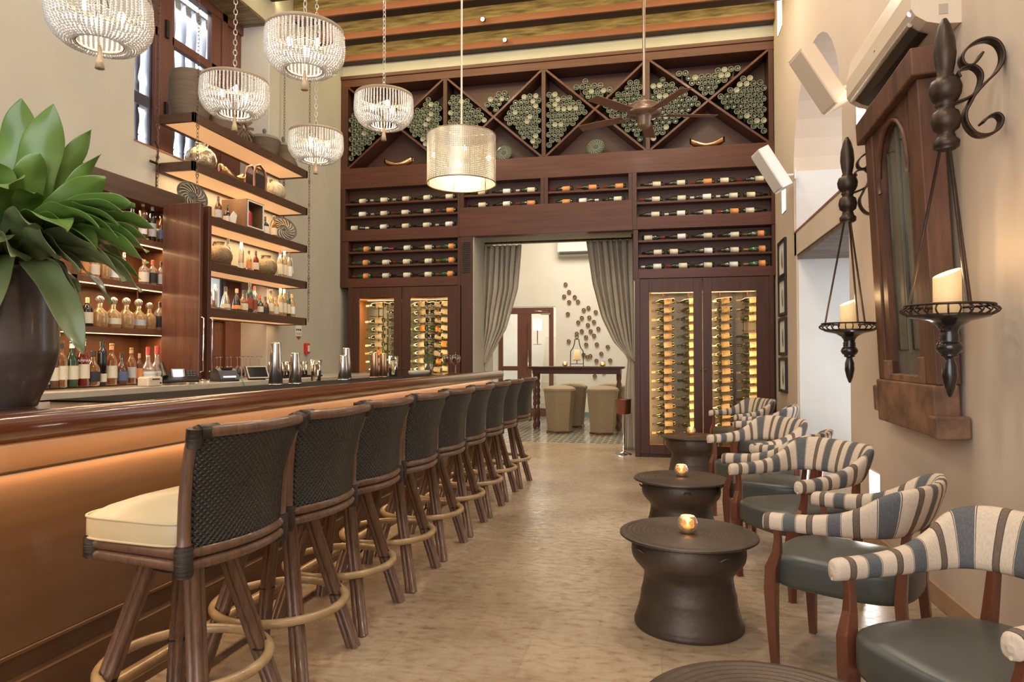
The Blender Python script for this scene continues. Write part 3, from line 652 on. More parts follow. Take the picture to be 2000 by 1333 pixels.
MB().lathe([(.10, 0), (.11, .28)], 16, cap=False).build('lamp_shade', M('lit_shade', (1, .95, .8), .5, emit=(1, .95, .8), es=3.5), sc)
MB().tube([(0, 0, -.35), (0, 0, 0)], .012, 6).lathe([(.12, -.36), (.10, -.35)], 12).build('stand', iron, sc)
bt = thing('console_table', 'long dark red console table with turned legs in the back room', 'table', (-1.5, 12.55, 0))
MB().box(-.86, .86, -.28, .28, 1.115, 1.155).build('tabletop', dwood, bt, .008)
MB().box(-.80, .80, -.22, -.19, 1.02, 1.115).box(-.80, .80, .19, .22, 1.02, 1.115).box(-.80, -.77, -.19, .19, 1.02, 1.115).box(.77, .80, -.19, .19, 1.02, 1.115).build('apron', dwood, bt)
TL = [(.022, 0), (.035, .03), (.042, .09), (.022, .15), (.03, .18), (.042, .26), (.03, .36), (.02, .42), (.04, .46), (.028, .52), (.04, .58), (.028, .64), (.04, .70), (.028, .76), (.04, .82), (.024, .88), (.036, .93), (.036, 1.02)]
for sx in (-.76, .76):
    for sy in (-.18, .18): MB().lathe(TL, 12, (sx, sy, 0)).build('leg', redwood, bt)
ln = thing('candle_lantern', 'open black iron lantern on the console table', 'lantern', (-1.50, 12.5, 1.155))
for sg in (-1, 1):
    MB().tube([(0, .0, .50), (.035*sg, 0, .50), (.045*sg, 0, .42), (.07*sg, 0, .34), (.115*sg, 0, .28), (.12*sg, 0, .0)], .009, 6).build('frame_side', iron, ln)
MB().box(-.115, .115, -.01, .01, .04, .052).lathe([(.07, .11), (.07, .12)], 14).tube([(0, 0, .05), (0, 0, .11)], .008, 6).build('shelf', iron, ln)
MB().tube([(.03*cos(a), 0, .54+.03*sin(a)) for a in [2*pi*q/12 for q in range(12)]], .006, 5, True).build('hanging_ring', iron, ln)
cn = MB().lathe([(.055, 0), (.058, .01), (.056, .18), (.045, .185), (.03, .175), (.0001, .17)], 16).build('pillar_candle', wax, None, 0, (-1.50, 12.5, 1.275)); tag(cn, 'cream pillar candle inside the black lantern on console table', 'candle')
votm = MB().lathe([(.018, 0), (.034, .006), (.048, .03), (.050, .05), (.042, .075), (.034, .085), (.032, .085), (.040, .072), (.046, .05), (.044, .03), (.0001, .012)], 20)
def votive(loc, label, sc=1):
    t = thing('votive_holder', label, 'candle holder', loc, 0, 'gold mercury glass votives')
    votm.build('holder', votg, t)
    MB().lathe([(.022, .012), (.022, .035), (.0001, .035)], 12).build('candle', wax, t)
    MB().lathe([(.0001, .036), (.006, .044), (.004, .056), (.0001, .064)], 8).build('flame', flame, t)
    light('POINT', (loc[0], loc[1], loc[2]+.075), 1.0, (1, .62, .25), .02)
    return t
votive((-1.72, 12.5, 1.155), 'small gold votive left of the lantern on console table')
votive((-1.03, 12.45, 1.155), 'small gold votive right of the lantern on console table')
hx = MB()
hp = []
for i, (r, z) in enumerate([(.20, 0), (.215, .03)]): hp.append((r, z))
def hexstool():
    t = thing('hexagonal_stool', 'x', 'stool')
    MB().lathe([(.225, .035), (.245, .3), (.285, .70), (.30, .745), (.295, .755)], 6, smooth=False, rot=R(22)).build('skirt', linen, t, .008)
    MB().lathe([(.30, .74), (.292, .775), (.22, .81), (.10, .826), (.0001, .83)], 6, smooth=False, rot=R(22)).build('seat_cushion', linen, t, .01)
    MB().lathe([(.24, 0), (.245, .015), (.235, .035)], 6, smooth=False, rot=R(22)).build('plinth', redwood, t, .004)
    return t
hs = hexstool(); hs.location = (-1.75, 12.02, 0); hs['label'] = 'brown linen hexagonal stool at front left of the console table'; hs['group'] = 'hexagonal stools at the console table'
dup(hs, (-.985, 11.95, 0), None, 'brown linen hexagonal stool at front right of the console table')
dup(hs, (-1.65, 13.05, 0), None, 'brown linen hexagonal stool behind the console table on the left')
dup(hs, (-.92, 13.05, 0), None, 'brown linen hexagonal stool behind the console table on the right')
ac = thing('air_conditioner', 'white wall air conditioner high in the back room', 'air conditioner', (-1.72, 15.1, 3.55))
MB().box(-.5, .5, -.22, 0, .08, .42).prism([(-.22, .08), (0, .0), (0, .08)], -.5, .5, 'x').build('housing', wht, ac, .02)
MB().box(-.45, .45, -.215, -.05, .045, .055).box(-.45, .45, -.222, -.2, .09, .10).build('louvre', dgrey, ac)
RG = [(375, 111), (421, 211), (355, 270), (496, 281), (421, 345), (538, 342), (675, 425), (614, 453), (404, 502), (770, 482), (588, 555), (686, 552), (541, 614), (746, 610), (667, 649), (587, 729), (703, 731), (803, 699), (747, 789), (642, 809), (415, 862), (644, 906), (783, 904), (924, 937), (610, 1040), (660, 1070), (697, 1056), (840, 1026), (955, 1112), (777, 1118), (866, 1150), (868, 1256), (755, 1316), (521, 762)]
rg0 = None; RGS = sorted(range(len(RG)), key=lambda q: RG[q][1]); ORD2 = lambda q: (ORD[q]+' from top') if q < 17 else (ORD[len(RG)-1-q]+' from bottom')
for i, (u, v) in enumerate(RG):
    X = -2.057+(u-375)/6.665*.01125; Z = 2.945-(v-111)/6.665*.01125
    if rg0 is None:
        rg0 = thing('wall_ring', 'x', 'wall ornament'); MB().lathe([(.022, -.03), (.034, -.045), (.045, -.04), (.045, -.01), (.03, 0)], 16, T=Matrix.Rotation(R(-90), 4, 'X') @ Matrix.Scale(-1, 4, (0, 0, 1)) if False else Matrix.Rotation(R(90), 4, 'X') @ Matrix.Scale(-1, 4, (0, 0, 1))).build('cup', M('wood_bronze_cup', (.26, .16, .10), .4, metal=.3), rg0)
        MB().sphere((0, -.02, 0), .021, 6, 10).build('bead', brass, rg0); o = rg0; o.location = (X, 15.1, Z)
    else: o = dup(rg0, (X, 15.1, Z))
    tag(o, 'small round bronze cup ornament on the white back wall, %s' % ORD2(RGS.index(i)), 'wall ornament', 'bronze cups scattered on the wall')
bs = thing('bucket_stand', 'reddish metal bucket on a chrome pole stand at the doorway', 'stand', (-.50, 9.45, 0))
MB().lathe([(.115, 0), (.11, .012), (.03, .035), (.014, .05)], 20).build('base', chrome, bs)
MB().lathe([(.013, .04), (.013, .55)], 12).build('pole', chrome, bs)
MB().lathe([(.07, .55), (.10, .56), (.105, .74), (.11, .745), (.11, .755), (.098, .755), (.095, .60), (.0001, .59)], 20).build('bucket', M('bucket_copper', (.30, .12, .08), .25, metal=.7), bs)

# ------------------------------------------------------------------ bar
XF = -2.08
bar = thing('bar_counter', 'long polished dark red mahogany bar counter with walnut front panels', 'bar counter', (XF, 3.4, 0)); T = Matrix.Translation((-XF, -3.4, 0))
y0b, y1b = -1.6, 8.42
m = MB(); m.prism([(XF, .95), (XF, .36), (XF-.02, .355), (XF-.02, .265), (XF, .26), (XF+.012, .255), (XF+.012, 0), (XF-.10, 0), (XF-.10, .95)], y0b, y1b-.06, 'y', T=T)
m.build('front_panel', panel, bar, 0)
m = MB()
m.prism([(XF+.010, 1.08), (XF+.010, .957), (XF+.006, .95), (XF-.06, .95), (XF-.06, 1.08)], y0b, y1b-.05, 'y', T=T); m.build('apron', panel, bar)
m = MB(); m.box(XF-.004, XF+.008, y0b, y1b-.06, .345, .358, T=T).box(XF-.004, XF+.014, y0b, y1b-.06, .255, .262, T=T); m.build('moulding', panel, bar, .002)
m = MB(); m.box(-2.66, XF-.1, y1b-.10, y1b-.05, 0, 1.08, T=T); m.build('end_panel', panel, bar)
nose = [(-2.05, 1.052), (-1.99, 1.054), (-1.957, 1.064), (-1.942, 1.085), (-1.938, 1.12), (-1.946, 1.142), (-1.963, 1.154), (-1.99, 1.158), (-2.02, 1.156), (-2.045, 1.148), (-2.06, 1.133), (-2.10, 1.13), (-2.68, 1.13), (-2.68, 1.085)]
m = MB(); m.prism(nose, y0b, y1b, 'y', T=T, smooth=True); m.build('bar_top', barwood, bar, 0)
m = MB(); m.box(XF+.012, XF+.022, y0b, y1b-.1, 1.072, 1.080, T=T); m.build('light_strip', ledw, bar)
m = MB(); m.tube([(-1.925, y0b, .155), (-1.925, y1b-.1, .155)], .026, 12, T=T); m.build('foot_rail', cane, bar)
for i in range(7):
    y = .6+i*1.22
    m = MB(); m.tube([(-1.925, y, .13), (-1.93, y-.01, .06), (-1.96, y-.04, .02), (-2.0, y-.02, .05), (-2.06, y, .10)], .008, 6, T=T).tube([(-1.925, y, .06), (-1.90, y+.03, .03), (-1.925, y+.05, .012)], .006, 6, T=T); m.build('rail_bracket', iron, bar)
m = MB(); m.box(-2.67, -2.12, 2.55, 6.9, 1.13, 1.137, T=T) ; mt_ = m.build('bar_mat', mat_s); mt_.location = (XF, 3.4, 0); tag(mt_, 'long black rubber bar mat on the mahogany bar top', 'bar mat')  # bar mat, stretched and darkened to paint in the shadowed gap behind the bar

# bar stools
def make_stool():
    t = thing('bar_stool', 'x', 'bar stool')
    TS = Matrix.Rotation(R(-6), 4, 'Z')
    # seat frame: two stacked rattan poles on each side, binding at the corners
    cs = [(-.19, -.215), (.205, -.235), (.205, .235), (-.19, .215)]
    for a, b, bow in ((0, 1, 0), (1, 2, .05), (2, 3, 0), (3, 0, -.03)):
        m = MB()
        for z in (.680, .717):
            P = []
            for q in range(9):
                u = q/8; x = cs[a][0]+(cs[b][0]-cs[a][0])*u; y = cs[a][1]+(cs[b][1]-cs[a][1])*u; P.append((x+bow*4*u*(1-u), y, z))
            m.tube(P, .0185, 10, T=TS)
        m.build('seat_rail', rattan, t)
    for x, y in cs:
        zb_ = .645 if x > 0 else .668
        MB().tube([(x, y, zb_), (x, y, zb_+.007), (x, y, .738), (x, y, .744)], [.024, .029, .029, .024], 10, T=TS).build('corner_binding', wrap, t)
    # back
    for s in (-1, 1):
        P = [(.205, .235*s, .70), (.205, .235*s, .78), (.207, .236*s, .88), (.222, .243*s, .98), (.245, .254*s, 1.05), (.27, .265*s, 1.10)]
        MB().tube(P, [.021, .021, .02, .019, .019, .019], 10, T=TS).build('back_post', rattan, t)
        MB().tube([(.262, .260*s, 1.055), (.268, .264*s, 1.075), (.272, .266*s, 1.112)], [.021, .026, .025], 10, T=TS).build('post_binding', wrap, t)
        MB().tube([(.276, .262*s-.07*s+.065*s, 1.10), (.288, .19*s, 1.10)], [.024, .024], 10, T=TS).build('rail_binding', wrap, t)
    P = [(.27+.055*(1-(q/6-1)**2), .265*(q/6-1), 1.10) for q in range(13)]
    MB().tube(P, .0205, 10, T=TS).build('top_rail', rattan, t)
    def fn(i, j):
        u = j/20*2-1; v = i/14; z = .715+.375*v
        bx = lerp([(0, .207), (.25, .207), (.5, .214), (.75, .235), (1, .268)], v); wy = lerp([(0, .222), (.5, .224), (1, .252)], v)
        return (bx+(.048+.008*v)*(1-u*u)+.002, wy*u, z)
    o = MB().grid(fn, 15, 21, T=TS, uvf=lambda i, j: (j/20*.46, i/14*.375)).build('woven_back', weave, t)
    md = o.modifiers.new('solid', 'SOLIDIFY'); md.thickness = .016; md.offset = 0
    # cushion
    def cushion(m, hx, hy, z0, z1, T, taper=0, n=40, ex=5, crown=.02, mat=0):
        lv = [(0, .93), (.08, .985), (.2, 1.0), (.8, 1.0), (.92, .985), (1.0, .93), (1.05, .80), (1.12, .5), (1.15, .2), (1.155, .001)]
        def f(i, j):
            a = 2*pi*j/n; c, s_ = cos(a), sin(a); k = lv[i][1]
            x = hx*math.copysign(abs(c)**(2/ex), c); y = hy*math.copysign(abs(s_)**(2/ex), s_)
            y *= 1-taper*(x/hx*.5+.5)
            zz = z0+(z1-z0)*min(lv[i][0], 1)+(lv[i][0]-1)*crown/.155 if lv[i][0] > 1 else z0+(z1-z0)*lv[i][0]
            return (x*k, y*k, zz)
        m.grid(f, len(lv), n, False, True, mat, True, T)
        return m
    MB_c = cushion(MB(), .222, .246, .728, .812, TS @ Matrix.Translation((-.018, 0, 0)), -.0, 44, 6, .052)
    MB_c.build('seat_cushion', cream, t)
    for z in (.738, .806):
        P = []
        for j in range(44):
            a = 2*pi*j/44; c, s_ = cos(a), sin(a); P.append((-.018+.222*math.copysign(abs(c)**(2/6), c), .246*math.copysign(abs(s_)**(2/6), s_), z))
        MB().tube(P, .0045, 6, True, T=TS).build('piping', cream, t)
    MB().lathe([(.10, .60), (.12, .61), (.12, .65)], 16).build('swivel_plate', blk, t)
    for sx in (-1, 1):
        for sy in (-1, 1):
            m = MB()
            for ox, oy in ((.0125, .0125), (-.0125, .0125), (.0125, -.0125), (-.0125, -.0125)):
                m.tube([(.080*sx+ox, .080*sy+oy, .655), (.232*sx+ox, .232*sy+oy, 0)], [.0155, .0165], 10)
            m.build('leg', rattan, t)
            q = .27/.655; px_ = .235-.15*q
            MB().tube([(px_*sx+.002*sx, px_*sy+.002*sy, .256), (px_*sx+.002*sx, px_*sy+.002*sy, .262)], [.037, .037], 10).tube([((px_+.012)*sx+.026*cos(2*pi*q/10)*sy*.7, (px_+.012)*sy-.026*cos(2*pi*q/10)*sx*.7, .272+.022*sin(2*pi*q/10)) for q in range(10)], .003, 5, True).build('leg_binding', wrap, t)
    rr_ = .272; P = [(rr_*cos(2*pi*j/48), rr_*sin(2*pi*j/48), .272) for j in range(48)]
    MB().tube(P, .0185, 10, True).build('foot_ring', cane, t)
    return t, cushion
stool0, cushion = make_stool()
SN = ['nearest the camera', 'second from the camera', 'third from the camera', 'fourth from the camera', 'fifth from the camera', 'sixth from the camera', 'seventh from the camera', 'second from the far end of the bar', 'at the far end of the bar']
SY = [2.12, 2.71, 3.30, 3.91, 4.52, 5.12, 5.74, 6.38, 7.02]
for i, y in enumerate(SY):
    lab = 'dark woven rattan bar stool, ' + SN[i]
    rz = R([0, 0, -1, 1, -1, 1, 0, 1, -1][i])
    if i == 0: stool0.location = (-1.625, y, 0); stool0['label'] = lab; stool0['group'] = 'bar stools in a row along the bar'
    else: dup(stool0, (-1.625+random.uniform(-.008, .008), y, 0), (0, 0, rz), lab)

# potted plant at the near end of the bar
PX, PY = -2.53, 2.2
pot = thing('potted_plant', 'big glossy leafy bromeliad in a dark glazed pot on the near end of the bar', 'potted plant', (PX, PY, 1.131))
MB().lathe([(.11, 0), (.118, .005), (.128, .04), (.155, .10), (.178, .17), (.188, .21), (.190, .23), (.188, .30), (.186, .42), (.182, .50), (.168, .53), (.166, .545), (.172, .55), (.160, .552), (.152, .53), (.0001, .50)], 48).build('pot', potgl, pot)
MB().lathe([(.152, .525), (.0001, .53)], 24).build('soil', soil, pot)
RV = Vector((.977, .213, 0)); BV = Vector((.213, -.977, 0))
def leaf(tip, lift, wd, base=None, m=None, fold=.25, roll=0, curl=0):
    """tip = (right, towards camera, up) in metres from the rosette; the leaf arches up by lift"""
    def W(p): return RV*p[0]+BV*p[1]+Vector((0, 0, p[2]))
    tp = W(tip); b0 = Vector((0, 0, .56))+W((tip[0]*.10, tip[1]*.10, 0)) if base is None else W(base)
    mid = (b0+tp)/2+Vector((0, 0, lift))
    n = 16; P = []
    for i in range(n+1):
        u = i/n; P.append(b0*(1-u)**2+mid*2*u*(1-u)+tp*u*u)
    ws = [wd*(.42+.58*min(1, (i/n)*2.6))*(1-max(0, (i/n-.60)/.40)**3.0*.97) for i in range(n+1)]
    side0 = (tp-b0).cross(Vector((0, 0, 1)))
    if side0.length < .05: side0 = RV.copy()
    side0.normalize()
    def fn(i, j):
        v = j/8*2-1; t = (P[min(i+1, n)]-P[max(i-1, 0)]).normalized()
        sd = (side0-t*side0.dot(t)).normalized(); up = sd.cross(t)
        if roll: sd, up = sd*cos(roll)+up*sin(roll), up*cos(roll)-sd*sin(roll)
        wav = .010*sin(i*1.1+tip[0]*20)*v
        return P[i]+sd*(ws[i]*v)+up*(fold*ws[i]*abs(v)**1.4*(1+curl*i/n)+wav)
    o = MB().grid(fn, n+1, 9).build('leaf', m or leafm, pot)
    md = o.modifiers.new('solid', 'SOLIDIFY'); md.thickness = .0025
    sb = o.modifiers.new('sub', 'SUBSURF'); sb.levels = 1; sb.render_levels = 1
    return o
LF = [  # right, toward camera, up, lift, half width, dull?, roll
 (.07, .02, 1.22, .04, .075, 0, 1.0), (.21, .04, 1.19, .04, .078, 0, 1.1), (.29, -.08, 1.13, .04, .045, 0, .8), (.35, -.05, 1.02, .05, .030, 0, .6), (.42, .04, .90, .08, .062, 0, .8),
 (.51, .02, .80, .16, .058, 0, .6), (.46, -.10, .82, .12, .05, 0, .5), (.52, .12, .69, .24, .058, 0, .3), (.48, .04, .70, .26, .045, 0, .1),
 (.28, .36, .78, .22, .070, 0, -.5), (.12, .40, .82, .18, .072, 0, -.6), (-.02, .36, .80, .20, .075, 0, -.2), (.14, .44, .70, .14, .070, 0, -.7),
 (.54, .16, .64, .24, .068, 0, .3), (.50, .22, .58, .26, .066, 0, .2), (.60, .06, .60, .22, .060, 0, .5), (.57, .00, .66, .18, .050, 0, .4), (.44, .30, .64, .20, .070, 0, .0),
 (.33, .32, .66, .12, .068, 1, .6), (.39, .28, .56, .12, .074, 1, .9), (.30, .36, .54, .10, .070, 1, .8), (.24, .40, .58, .12, .066, 1, .2), (.45, .24, .50, .16, .064, 1, .7),
 (.61, .12, .44, .20, .055, 1, .7), (.55, .02, .50, .18, .050, 0, .5), (.43, .18, .20, .28, .058, 1, -.6), (.46, .06, .40, .22, .048, 1, .4), (.36, .10, .44, .16, .050, 1, .3),
 (.05, .28, .26, .34, .085, 1, -.2), (-.09, .27, .24, .34, .085, 1, .2), (-.02, .30, .36, .28, .08, 0, 0), (.16, .30, .30, .26, .06, 1, .2), (.10, .30, .56, .18, .080, 0, 0), (.00, .20, .96, .10, .080, 0, .6), (.10, .20, .92, .10, .070, 0, .2),
 (.62, .10, .55, .22, .062, 0, .6), (.59, .20, .47, .24, .060, 1, .5), (.60, -.02, .70, .20, .055, 0, .4), (.55, .14, .74, .20, .055, 0, .2), (.52, .24, .66, .22, .062, 0, .4),
 (-.10, .05, 1.10, .06, .07, 0, .5), (-.25, .05, .95, .10, .07, 0, 0), (-.38, .05, .75, .16, .06, 0, 0), (-.50, .0, .60, .2, .06, 0, 0), (-.45, .2, .45, .2, .06, 1, 0),
 (-.30, .3, .35, .2, .07, 1, 0), (-.35, -.25, .60, .22, .06, 0, 0), (0, -.42, .62, .24, .06, 0, 0), (.25, -.38, .62, .24, .06, 0, 0), (.20, .10, .98, .08, .06, 0, .3), (.26, .20, .80, .12, .06, 0, .0)]
for a in LF: leaf(a[0:3], a[3], a[4], m=leafu if a[5] else leafm, roll=a[6])

# ------------------------------------------------------------------ back bar
XB = -3.80
bb = thing('back_bar_counter', 'back bar counter with pale marble top behind the bar', 'counter', (-4.2, 4.5, 0)); T = Matrix.Translation((4.2, -4.5, 0))
MB().box(-4.59, XB, -1.6, 6.30, 1.055, 1.10, T=T).box(-4.59, XB-.0, 6.30, 9.20, 1.05, 1.095, T=T).build('worktop', marble, bb, .004)
MB().box(-4.59, XB-.06, -1.6, 9.20, .08, 1.05, T=T).build('cabinet_body', M('dark_counter_front', (.025, .02, .017), .6), bb)
m = MB()
for i in range(9): m.box(XB-.06, XB-.045, -1.5+i*1.18, -1.5+i*1.18+1.10, .14, 1.0, T=T)
m.build('door_fronts', M('counter_doors', (.06, .04, .03), .45), bb, .004)
# bottle cabinet with open folding doors
XC = -4.2
bc = thing('bottle_cabinet', 'brown wooden back bar bottle cabinet with deep shelves and open folding door', 'cabinet', (XC, 3.0, 1.10)); T = Matrix.Translation((-XC, -3.0, -1.10))
ZT = 2.75; ZH = 2.62; ye = 5.30
MB().box(XC-.39, XC, -1.6, 5.36, ZH, ZT+.02, T=T).box(XC, XC+.015, -1.6, 5.36, ZH-.005, ZT+.025, T=T).build('cornice', shelfwood, bc, .003)
MB().box(XC-.39, XC-.37, -1.6, ye, 1.10, ZH, T=T).build('back_board', cabwood, bc)
MB().box(XC-.37, XC, ye-.03, ye, 1.10, ZH, T=T).build('side_board', cabwood, bc)
MB().box(XC-.37, XC, 4.175, 4.225, 1.115, ZH, T=T).build('divider', cabwood, bc)
MB().box(XC-.37, XC, 2.3, 2.35, 1.115, ZH, T=T).build('divider', cabwood, bc)
MB().box(XC-.37, XC+.02, -1.6, ye-.03, 1.10, 1.116, T=T).build('base_board', shelfwood, bc)
SH = [1.56, 1.94, 2.315]
for z in SH:
    s_ = MB().box(XC-.37, XC, -1.6, ye-.03, z-.045, z, T=T).build('shelf', cabwood, bc, .002)
    MB().box(XC-.05, XC-.03, -1.5, ye-.08, z-.05, z-.046, T=T).build('light_strip', ledw, s_)
for z in SH+[ZH]:
    light('AREA', (XC-.10, 4.75, z-.055), 4.2, WARM, .03, 1.0, name='shelf_light'); light('AREA', (XC-.10, 3.4, z-.055), 4, WARM, .03, 1.4, name='shelf_light')
MB().tube([(XC-.2, 5.05, 1.60), (XC-.2, 5.05, 1.9)], .006, 6, T=T).build('support_rod', chrome, bc)
for k, (ya, xa, xb) in enumerate(((5.10, XC-.0, -3.83), (5.235, XC, -3.845))):
    dr = MB().box(xa, xb, ya-.0, ya+.035, 1.135, 2.65, T=T).build('folding_door', doorwood, bc, .004)
    MB().box(xb-.001, xb+.004, ya+.004, ya+.031, 1.14, 2.645, T=T).build('edge_strip', M('door_edge', (.09, .035, .022), .3), dr)
    MB().tube([(xb+.004, ya+.018, 1.20), (xb+.03, ya+.018, 1.21), (xb+.03, ya+.018, 1.66), (xb+.004, ya+.018, 1.67)], .006, 6, T=T).build('door_handle', chrome, dr)

# hanging shelves on chains
SZ = [3.60, 3.145, 2.685, 2.245, 1.80]
SNAME = ['topmost', 'second from top', 'middle', 'fourth from top', 'lowest']
for k, z in enumerate(SZ):
    y0, y1 = (5.50 if k < 2 else 5.40), 7.58
    t = thing('hanging_shelf', '%s dark wooden shelf hung on chains with lit underside' % SNAME[k], 'shelf', (-4.41, 6.5, z), 0, 'chain hung bar shelves'); T = Matrix.Translation((4.41, -6.5, -z))
    MB().box(-4.235, -4.205, y0, y1, z-.085, z, T=T).box(-4.595, -4.205, y0, y0+.03, z-.085, z, T=T).box(-4.595, -4.205, y1-.03, y1, z-.085, z, T=T).box(-4.59, -4.235, y0+.03, y1-.03, z-.02, z-.001, T=T).box(-4.595, -4.57, y0+.03, y1-.03, z-.085, z-.02, T=T).build('board', shelfwood, t, .002)
    MB().box(-4.56, -4.245, y0+.04, y1-.04, z-.075, z-.07, T=T).build('light_panel', ledpanel, t)
    light('AREA', (-4.40, 6.5, z-.08), 10 if k < 4 else 5, (1, .66, .36), .28, 1.95, name='shelf_light')
def chain(m, p0, p1, ll=.045, wr=.0028, wd=.011, T=None, rings=()):
    p0, p1 = Vector(p0), Vector(p1); n = max(1, int((p1-p0).length/(ll*.78)))
    for i in range(n):
        c = p0+(p1-p0)*((i+.5)/n); P = []
        for q in range(8):
            a = 2*pi*q/8; h = ll*.5*sin(a); w_ = wd*cos(a)
            P.append((c.x+(w_ if i % 2 else 0), c.y+(0 if i % 2 else w_), c.z+h))
        m.tube(P, wr, 4, True, T=T)
    for z in rings:
        m.tube([(p0.x, p0.y+.022*cos(a), z+.022*sin(a)) for a in [2*pi*q/12 for q in range(12)]], .003, 5, True, T=T)
    return m
for x, y, z0, lab in ((-4.195, 5.535, 2.60, 'front near'), (-4.56, 5.46, 2.78, 'wall side near'), (-4.195, 7.60, 1.76, 'front far'), (-4.54, 7.60, 1.76, 'wall side far')):
    rings = [z+s for z in SZ for s in (.045, -.125) if z > z0+.05]
    tag(chain(MB(), (x, y, z0), (x, y, 5.6), T=Matrix.Translation((-x, -y, -z0)), rings=rings).build('shelf_chain', chainm, None, 0, (x, y, z0)), 'rusty iron chain holding the %s end of the bar shelves' % lab, 'chain', 'chains holding the bar shelves')
hk = thing('hook_bracket', 'wrought iron hook bracket on the plaster wall beside the second shelf', 'bracket', (-4.57, 5.46, 3.13))
MB().tube([(0, -.02, .20), (.02, 0, .14), (0, .02, .10), (.02, -.01, .06), (0, 0, .02), (0, 0, -.32)], .007, 6).tube([(0, -.08, 0), (0, .08, 0)], .012, 6).build('hook', iron, hk)
plq = thing('wall_light_box', 'small white paper lampshade on the wall behind the shelf ends', 'lamp', (-4.57, 7.72, 2.45))
MB().prism([(0, -.10), (.0, .13), (.03, .13), (.05, -.07)], -.09, .09, 'y').build('shade', paper, plq)

# liquor bottles: profile kinds
BK = {
 'round': ([(.0001, .004), (.034, 0), (.038, .006), (.038, .165), (.034, .19), (.016, .225), (.0135, .235), (.0135, .285), (.016, .287), (.016, .295), (.0001, .296)], 16, (.255, .302, .0155), (.05, .14)),
 'slim': ([(.0001, .004), (.031, 0), (.034, .006), (.034, .21), (.028, .24), (.0135, .265), (.0125, .33), (.0001, .331)], 16, (.285, .337, .0145), (.05, .17)),
 'bulb': ([(.0001, .004), (.040, 0), (.046, .012), (.048, .09), (.043, .13), (.022, .165), (.015, .18), (.014, .235), (.0001, .236)], 18, (.205, .245, .0165), (.03, .10)),
 'square': ([(.0001, .003), (.046, 0), (.050, .006), (.050, .15), (.044, .172), (.017, .20), (.0155, .21), (.0155, .255), (.0001, .256)], 8, (.215, .263, .0175), (.03, .13)),
 'squat': ([(.0001, .004), (.050, 0), (.056, .01), (.056, .09), (.050, .115), (.024, .14), (.018, .15), (.017, .18), (.0001, .181)], 20, None, (.03, .075)),
 'tall': ([(.0001, .004), (.032, 0), (.036, .006), (.036, .27), (.030, .30), (.017, .315), (.016, .36), (.0001, .361)], 16, (.33, .375, .019), (.03, .10)),
 'bell': ([(.0001, .004), (.050, 0), (.052, .012), (.044, .07), (.032, .13), (.018, .17), (.014, .18), (.014, .23), (.0001, .231)], 18, (.20, .245, .0165), (.03, .07)),
 'ball': ([(.0001, .004), (.030, 0), (.052, .03), (.060, .065), (.052, .105), (.028, .135), (.016, .16), (.014, .25), (.0001, .251)], 18, (.205, .265, .0165), (.045, .085)),
}
def liquor(kind, body, lm, cm, sc=1.0):
    prof, n, cap, lb = BK[kind]
    o = MB().lathe([(r*sc, z*sc) for r, z in prof], n, rot=pi/8 if n == 8 else 0).build('liquor_bottle', body)
    if lm:
        def rad(zq):
            for (r0, z0), (r1, z1) in zip(prof, prof[1:]):
                if z0 <= zq <= z1 and z1 > z0: return (r0+(r1-r0)*(zq-z0)/(z1-z0))
            return prof[3][0]
        def fl(i, j):
            z = lb[0]+(lb[1]-lb[0])*i/3; a = -.35*pi+ (j/14)*1.45*pi-.9; r = rad(z)+.0012; return (r*sc*cos(a), r*sc*sin(a), z*sc)
        MB().grid(fl, 4, 15).build('label', lm, o)
    if cap: MB().lathe([(cap[2]*sc, cap[0]*sc), (cap[2]*sc, (cap[1]-.004)*sc), (cap[2]*.8*sc, cap[1]*sc), (.0001, cap[1]*sc)], 12).build('cap', cm, o)
    if kind == 'squat': MB().sphere((0, 0, .207*sc), .030*sc, 8, 14).build('stopper', cm, o)
    return o
LP = {}
BC = {'amber': amber, 'gold': goldl, 'clear': clearb, 'brown': brownb, 'green': greenb, 'black': blackb, 'red': red_liq, 'dark green': darkgl}
LC = {'cream': lab_c, 'white': lab_w, 'orange': lab_o, 'grey': lab_g, 'black': lab_k, 'red': lab_r, 'blue': lab_b, 'purple': lab_p, None: None}
CC = {'black': foil_k, 'red': foil_r, 'gold': foil_g, 'cork': cork, 'white': lab_w, 'glass': clearb, 'orange': lab_o}
SHP = {'round': '', 'slim': 'slim ', 'bulb': 'rounded ', 'square': 'square ', 'squat': 'squat ', 'tall': 'tall ', 'bell': 'bell-shaped ', 'ball': 'globe-shaped '}
def bt_(kind, body, lab, cap, x, y, z, where, i, group, sc=1.0):
    key = (kind, body, lab, cap, sc)
    label = '%s%s bottle%s, %s from left on %s' % (SHP[kind], body if body != 'clear' else 'clear glass', (' with %s label' % lab) if lab else '', ORD[i], where)
    if key in LP: o = dup(LP[key], (x, y, z), (0, 0, random.uniform(-.3, .3)), label, group)
    else: o = liquor(kind, BC[body], LC[lab], CC[cap], sc); LP[key] = o; o.location = (x, y, z)
    return tag(o, label, 'bottle', group)
def brow(items, ys, x, z, where, group):
    for i, (it, y) in enumerate(zip(items, ys)):
        if it: bt_(it[0], it[1], it[2], it[3], x+(it[5] if len(it) > 5 else 0), y, z, where, i, group, it[4] if len(it) > 4 else 1.0)
G1 = 'liquor bottles in the back bar cabinet'
